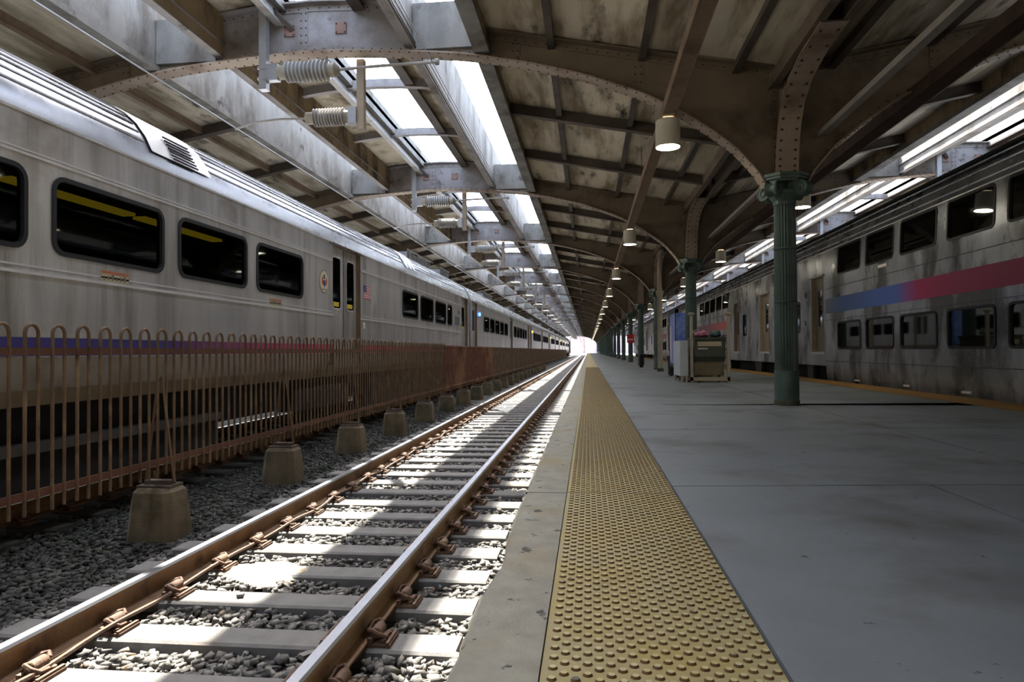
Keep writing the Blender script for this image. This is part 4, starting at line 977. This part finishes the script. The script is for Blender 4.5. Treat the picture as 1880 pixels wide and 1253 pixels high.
# bilevel cars on the right
RX = 6.70
RTOP = [(6.70, 2.75), (6.745, 3.62), (6.80, 3.84), (6.88, 4.02), (7.02, 4.22), (7.3, 4.40), (8.3, 4.50)]
def right_car(loc, length, low_spans, mid_spans, wins, doors, label, near, stripe, smalls=()):
    r = empty('bilevel_car', label, 'train car', loc, 'bilevel cars')
    hole = [(a+.04, b_-.04, z0+.04, z1-.04) for a, b_, z0, z1 in wins + list(smalls)] + [(a, b_, .75, 2.92) for a, b_ in doors]
    low_p = [(6.74, -.15), (6.715, .12), (6.70, .5), (6.70, 2.75), (6.745, 3.62)]
    mid_p = [(6.70, .36), (6.70, 2.75), (6.745, 3.62)]
    sd = MB()
    for a, c in low_spans: sd.merge(side_surface(low_p, [a, c], [h for h in hole if a <= h[0] and h[1] <= c], 'train_steel_worn'))
    for a, c in mid_spans: sd.merge(side_surface(mid_p, [a, c], [h for h in hole if a <= h[0] and h[1] <= c], 'train_steel_worn'))
    for a, c in low_spans:
        for y, s_ in ((a, -1), (c, 1)):
            sd.add([(6.70, y, .36), (6.70, y+s_*.02, .36), (6.72, y, -.15), (6.72, y-s_*.5, -.15)], [(0, 1, 2)], 'train_steel_worn')
            sd.add([(6.715, y, .36), (6.735, y, -.15), (9.9, y, -.15), (9.9, y, .36)], [(0, 1, 2, 3)], 'under_black')
    for y in (0, length): 
        pts = [(x, y, z) for x, z in mid_p] + [(x, y, z) for x, z in RTOP[2:]] + [(16.6-x, y, z) for x, z in RTOP[::-1][1:]] + [(9.9, y, .36)]
        sd.add(pts, [tuple(range(len(pts)))], 'train_beige')
    sd.add([(9.9, 0, -.15), (9.9, length, -.15), (9.9, length, 3.62), (9.9, 0, 3.62)], [(0, 1, 2, 3)])
    for a, c in doors:
        for y in (a, c): sd.box(6.69, 6.85, y-.03, y+.03, .73, 2.98, 'train_beige')
        sd.box(6.66, 6.85, a-.12, c+.12, 2.92, 2.97, 'train_beige'); sd.box(6.68, 6.85, a-.05, c+.05, .68, .75, 'train_trim')
    sd.build('body', 'train_steel_worn', r)
    prof = RTOP[1:] + [(16.6-x, z) for x, z in RTOP[::-1][1:]]; n = len(prof)
    b = MB(); b.add([(x, y, z) for y in (0, length) for x, z in prof], [(k, k+1, n+k+1, n+k) for k in range(n-1)], 'train_roof', True)
    for x, z in ((6.765, 3.74), (6.84, 3.94), (6.95, 4.13), (7.15, 4.32)): b.tube([(x, 0, z), (x, length, z)], .022, 6)
    b.build('roof', 'train_roof', r)
    tr = MB()
    for a, c in low_spans: tr.box(6.683, 6.71, a, c, .49, .505, 'grey_ink'); tr.box(6.69, 6.71, a, c, 2.52, 2.532, 'grey_ink'); tr.box(6.69, 6.71, a, c, 1.64, 1.65, 'grey_ink')
    tr.box(6.72, 6.745, 0, length, 3.60, 3.625); tr.build('trim_strip', 'train_trim', r)
    for a, c in stripe:
        s_ = MB(); s_.box(RX-.008, RX-.003, a, c, 1.83, 2.24); q = s_.build('stripe', 'stripe_right' if near else 'stripe_right_far', r); q['label'] = 'crimson stripe fading to blue' if near else 'red stripe'
    for a, c, z0, z1 in wins: window(r, RX+(.0 if z0 < 2 else .008), -1, a, c, z0, z1, .12, .045, lean=0 if z0 < 2 else .05)
    for a, c, z0, z1 in smalls: window(r, RX, -1, a, c, z0, z1, .08, .04)
    for a, c in doors:
        w = MB(); w.merge(side_surface([(6.80, .75), (6.80, 2.92)], [a+.03, c-.03], [((a+c)/2-.2, (a+c)/2+.2, 1.5, 2.55)], 'train_beige')); do = w.build('door', 'door_bronze', r)
        w = MB(); w.add([(6.81, y, z) for y, z in ring_rect((a+c)/2-.21, (a+c)/2+.21, 1.49, 2.56, .08, 4)], [tuple(range(20))]); w.build('door_pane', 'window_glass', do)
        w = MB(); w.tube([(6.73, a+.08, 1.2), (6.73, a+.08, 2.3)], .015, 6); w.tube([(6.73, a+.08, 1.2), (6.80, a+.08, 1.2)], .012, 6); w.tube([(6.73, a+.08, 2.3), (6.80, a+.08, 2.3)], .012, 6); w.build('grab_handle', 'train_trim', do)
    it = MB(); it.box(9.7, 9.75, .1, length-.1, .2, 4.2); it.box(6.85, 9.7, .1, length-.1, 2.30, 2.40); it.box(6.85, 9.7, .1, length-.1, 4.15, 4.2); it.box(6.85, 9.7, .1, length-.1, .3, .4)
    if near:
        for y in np.arange(2, 19, .95):
            for z in (.4, 2.4): it.box(7.0, 7.9, y, y+.12, z, z+1.1, 'seat_fabric'); it.box(8.6, 9.5, y, y+.12, z, z+1.1, 'seat_fabric')
    it.build('cabin_lining', 'interior_dark', r)
    if near:
        cl = MB()
        for k in range(7): y = 1.5+k*2.2; cl.box(8.2, 8.32, y, y+1.5, 4.08, 4.12); cl.box(8.2, 8.32, y+.6, y+1.9, 2.22, 2.26)
        cl.build('ceiling_light', 'cabin_yellow', r)['label'] = 'yellow strip lights seen through the windows'
    for a, c in mid_spans:
        un = MB(); m_ = (a+c)/2; h_ = (c-a)/2
        un.box(6.95, 9.6, m_-h_*.8, m_+h_*.8, -.15, .30)
        un.prism([(m_-h_*.35, .36), (m_-h_*.05, .36), (m_-h_*.16, -.3), (m_-h_*.27, -.3)], 'x', 6.78, 6.9, 'tread_plate')
        for yy in (m_-h_*.55, m_+h_*.55):
            for x in (7.5, 9.0): un.lathe([(.38, -.06), (.43, -.05), (.43, .06), (.38, .07)], 18, (x, yy, -.12), 'x')
        un.build('undercarriage', 'under_black', r)
    return r
YA = -1.5
W_ = lambda y0: [(a-y0, b_-y0) for a, b_ in ((17.72, 19.30), (15.88, 17.42), (14.00, 15.57), (12.09, 13.63), (10.2, 11.75), (8.35, 9.9))]
wA = [(a, b_, .82, 1.57) for a, b_ in W_(YA)] + [(a, b_, 2.83, 3.60) for a, b_ in W_(YA)]
LAc = 25.9
RA = right_car((0, YA, 0), LAc, [(4.0, 20.22-YA)], [(0, 4.0), (20.22-YA, LAc)], wA, [(20.42-YA, 21.40-YA)], 'nearest silver bilevel passenger car with a crimson and blue stripe', True, [(4.0, 20.2-YA)], [(22.55-YA, 23.1-YA, 1.35, 2.35)])
b = MB(); 
for k in range(3): b.box(6.76, 6.775, 18.15-YA+k*.22, 18.33-YA+k*.22, 3.33, 3.42)
add(RA, b, 'destination_sign', 'sign_orange', 'small glowing orange destination sign')
b = MB(); disc(b, [(16.2-YA, 2.70), (16.65-YA, 2.70), (16.65-YA, 2.77), (16.2-YA, 2.77)], RX-.006, 'white_paint'); add(RA, b, 'sticker', 'notice_paper')
for y in (12.9, 15.2, 17.9): b = MB(); b.box(6.70, 6.735, y-YA, y-YA+.28, .02, .06, 'white_paint'); add(RA, b, 'reflector', 'white_paint')
b = MB()
for z in (2.42, 1.55): b.box(6.69, 6.70, 21.95-YA, 22.05-YA, z, z+.16, 'grey_ink')
add(RA, b, 'side_marking', 'grey_ink')
wB = [(8.7+1.75*k, 8.7+1.75*k+1.5, z0, z1) for k in range(5) for z0, z1 in ((2.83, 3.60), (.82, 1.57))]
RB = right_car((0, 25.0, 0), 25.9, [(8.3, 17.9)], [(0, 8.3), (17.9, 25.9)], wB, [(1.35, 2.6), (6.4, 7.4), (19.0, 20.1)], '', False, [(8.4, 17.8)], [(5.0, 5.6, 1.4, 2.35), (22.0, 22.6, 1.4, 2.35)])
copies(RB, [(0, 25.0+26.3*k, 0) for k in range(3)], lambda i: 'silver bilevel passenger car, %s in the right-hand train from the camera' % ORD[i+1], 'bilevel cars')

# ------------------------------------------------------------------ things on the platform
CT = empty('refuse_cart', 'grey tipping refuse hopper in a beige frame, standing beyond the first column', 'cart', (2.63, 18.1, 0))
b = MB(); 
for x in (0, .93):
    b.box(x, x+.07, 0, .07, .0, 1.72); b.lathe([(.05, 0), (.09, .03), (.09, .07), (.04, .09)], 14, (x+.035, .035, 1.72))
    b.box(x, x+.07, 0, 1.5, .03, .12); b.box(x, x+.07, 1.43, 1.5, .0, .9)
b.box(0, 1.0, 0, .06, .03, .13); b.box(0, 1.0, 1.44, 1.5, .03, .13)
b.build('frame', 'cart_frame', CT)
b = MB(); b.prism([(.10, 1.13), (.08, .66), (.14, .54), (1.35, .54), (1.45, .70), (1.45, 1.13)], 'x', .13, .90)
v0 = len(b.v); b.box(.11, .92, .06, 1.48, 1.10, 1.16); q = b.build('hopper', 'hopper_grey', CT)
b = MB(); b.box(.2, .80, .088, .094, .93, 1.05, 'notice_paper'); 
for k, w in enumerate((.05, .04, .05, .03, .03, .05)): b.box(.205+k*.042, .205+k*.042+.03, .075, .09, .85, .85+.03+.008*(k % 2), 'white_paint')
b.build('label_plate', 'notice_paper', q)['label'] = 'pale label with a short worn line of lettering below'
b = MB(); b.prism([(.16, .535), (.22, .16), (1.25, .16), (1.33, .535)], 'x', .12, .88); b.build('belly', 'belly_tan', CT)
b = MB(); 
for x in (.2, .72): b.box(x, x+.06, .15, .21, .12, .18); b.lathe([(.07, -.02), (.07, .02)], 14, (x+.03, .18, .07), 'x')
b.build('wheels', 'bin_black', CT)
b = MB(); b.tube([(.06, .04, 1.05), (.02, .0, 1.2), (.10, .0, 1.33), (.2, .02, 1.35), (.18, .05, 1.5)], .015, 6); b.build('hose', 'cart_frame', CT)
for x0, x1, m, lb in ((2.80, 3.2, 'bag_pink', 'pink plastic bag of rubbish lying on top of the hopper'), (3.2, 3.52, 'bag_teal', 'dark teal bag of rubbish lying on top of the hopper')):
    b = MB(); b.lathe([(.02, -.0), (.7, .02), (1.0, .06), (.9, .13), (.45, .17), (.1, .18)], 14, (0, 0, 0))
    for k, q in enumerate(b.v): b.v[k] = (q[0]*(x1-x0)/2*(1+.12*math.sin(q[1]*7)), q[1]*.25, q[2]*(1+.2*math.sin(q[0]*6)))
    o = b.build('rubbish_bag', m); o.location = ((x0+x1)/2, 18.6, 1.16); tag(o, lb, 'bag')
# white cabinet panel left of the cart, with the lit advertising case behind
b = MB(); b.box(2.36, 2.56, 18.05, 19.4, .16, 1.08, 'cabinet_white', bev=0); 
CB = empty('white_cabinet', 'pale flat cabinet on legs standing left of the refuse hopper', 'cabinet', (2.36, 18.05, 0))
b = MB(); b.box(0, .2, 0, 1.35, .16, 1.08); b.build('body', 'cabinet_white', CB)
for x in (.02, .14):
    for y in (.02, 1.27): b = MB(); b.box(x, x+.05, y, y+.05, 0, .16); b.build('leg', 'cart_frame', CB)
PC = empty('poster_case', 'tall double-sided poster case with blue posters, left of the hopper', 'poster case', (2.60, 20.9, 0))
b = MB(); b.box(0, .10, 0, .08, 0, 2.05); b.box(0, .10, 1.5, 1.58, 0, 2.05); b.box(0, .1, 0, 1.58, 1.95, 2.08); b.box(0, .1, 0, 1.58, .3, .42); b.build('case_frame', 'bin_black', PC)
b = MB(); b.box(.012, .088, .08, 1.5, .42, 1.95); b.build('poster', 'poster_blue', PC)
b = MB(); b.box(.0, .012, .85, 1.4, .5, 1.6); b.build('poster_figure', 'poster_pale', PC)
b = MB(); b.box(.02, .40, -.012, -.002, .95, 1.95); b.build('poster', 'poster_blue', PC)
BN = empty('litter_bin', '', 'bin', (2.76, 22.3, 0))
b = MB(); b.lathe([(.085, 0), (.10, .05), (.10, .58), (.105, .6)], 20); b.build('body', 'bin_black', BN)
b = MB(); b.lathe([(.105, .6), (.08, .65), (.02, .67)], 20); b.build('lid', 'bin_black', BN)
copies(BN, [(2.76, 23.4, 0), (2.55, 33.6, 0)], lambda i: ['black litter bin behind the pale cabinet', 'black litter bin between two distant columns'][i], 'litter bins')
PT = empty('drain_post', 'beige steel post with flared top in front of the third column', 'post', (2.80, 27.2, 0))
b = MB(); b.lathe([(.10, .12), (.095, 2.95), (.095, 3.3)], 20); b.build('pipe', 'post_beige', PT)
b = MB(); b.lathe([(.13, 0), (.13, .10), (.10, .14)], 20); b.build('foot', 'column_base_wear', PT)
b = MB(); b.lathe([(.095, 2.9), (.15, 3.08), (.16, 3.15), (.10, 3.17)], 20); b.build('collar', 'post_beige', PT)
b = MB(); b.tube([(0, 0, 3.15), (0, 0, 4.2), (.05, .1, 4.6), (.2, .3, 4.95)], .085, 12); b.build('elbow', 'post_beige', PT)
SG = empty('platform_sign', 'small red sign plate fixed to a distant green column', 'sign', (2.70, 48.3, 0))
b = MB(); b.box(0, .5, 0, .03, 1.35, 1.95); b.build('plate', 'sign_red', SG); b = MB(); b.box(.06, .44, -.004, 0, 1.55, 1.62); b.build('lettering_band', 'white_paint', SG)
b = MB(); b.box(.2, .3, .03, .3, 1.6, 1.7); b.build('bracket', 'bin_black', SG)

# ------------------------------------------------------------------ beyond the shed
def bare_tree(x, y, h, seed):
    rnd = random.Random(seed); b = MB()
    def br(p, d, L, r, lev):
        q = p + d*L; mid = p + d*L*.5 + Vector((rnd.uniform(-.05, .05), rnd.uniform(-.05, .05), 0))*L
        b.tube([p, mid, q], [r, r*.8, r*.6], 5, cap=False)
        if lev == 0: return
        for _ in range(4): br(p+d*L*rnd.uniform(.45, 1), (d+Vector((rnd.uniform(-.8, .8), rnd.uniform(-.8, .8), rnd.uniform(-.1, .5)))).normalized(), L*rnd.uniform(.5, .7), r*.55, lev-1)
    br(Vector((0, 0, 0)), Vector((0, 0, 1)), h*.45, h*.02, 3); o = b.build('bare_tree', 'bark'); o.location = (x, y, -.70); return o
for k, (x, y, h) in enumerate([(-16, 330, 15), (-9, 350, 17), (-2, 338, 14), (5, 352, 16), (11, 336, 15), (18, 346, 17), (-24, 345, 16)]):
    tag(bare_tree(x, y, h, k), 'pale bare tree in the glare beyond the end of the shed', 'tree', 'bare trees beyond the shed')
b = MB(); xs = np.linspace(-120, 120, 40); v = []
for x in xs: v += [(x, 365, -.8), (x, 369, 11+2.5*math.sin(x*.06)+1.5*math.sin(x*.17)), (x, 400, 15+2.5*math.sin(x*.06))]
b.add(v, [(i*3+k, i*3+3+k, i*3+4+k, i*3+1+k) for i in range(39) for k in range(2)]); struct(b.build('hill', 'hill'))
for k, (x, y) in enumerate([(-7.9, 252), (.2, 258), (-7.9, 285), (.2, 290)]):
    b = MB(); b.box(x-.12, x+.12, y-.12, y+.12, -.70, 8.5); b.box(x-.1, x+2.5 if x < 0 else x+.1, y-.06, y+.06, 7.2, 7.35); tag(b.build('catenary_mast', 'galvanised'), 'slim catenary mast standing in the glare beyond the shed', 'mast', 'masts beyond the shed')
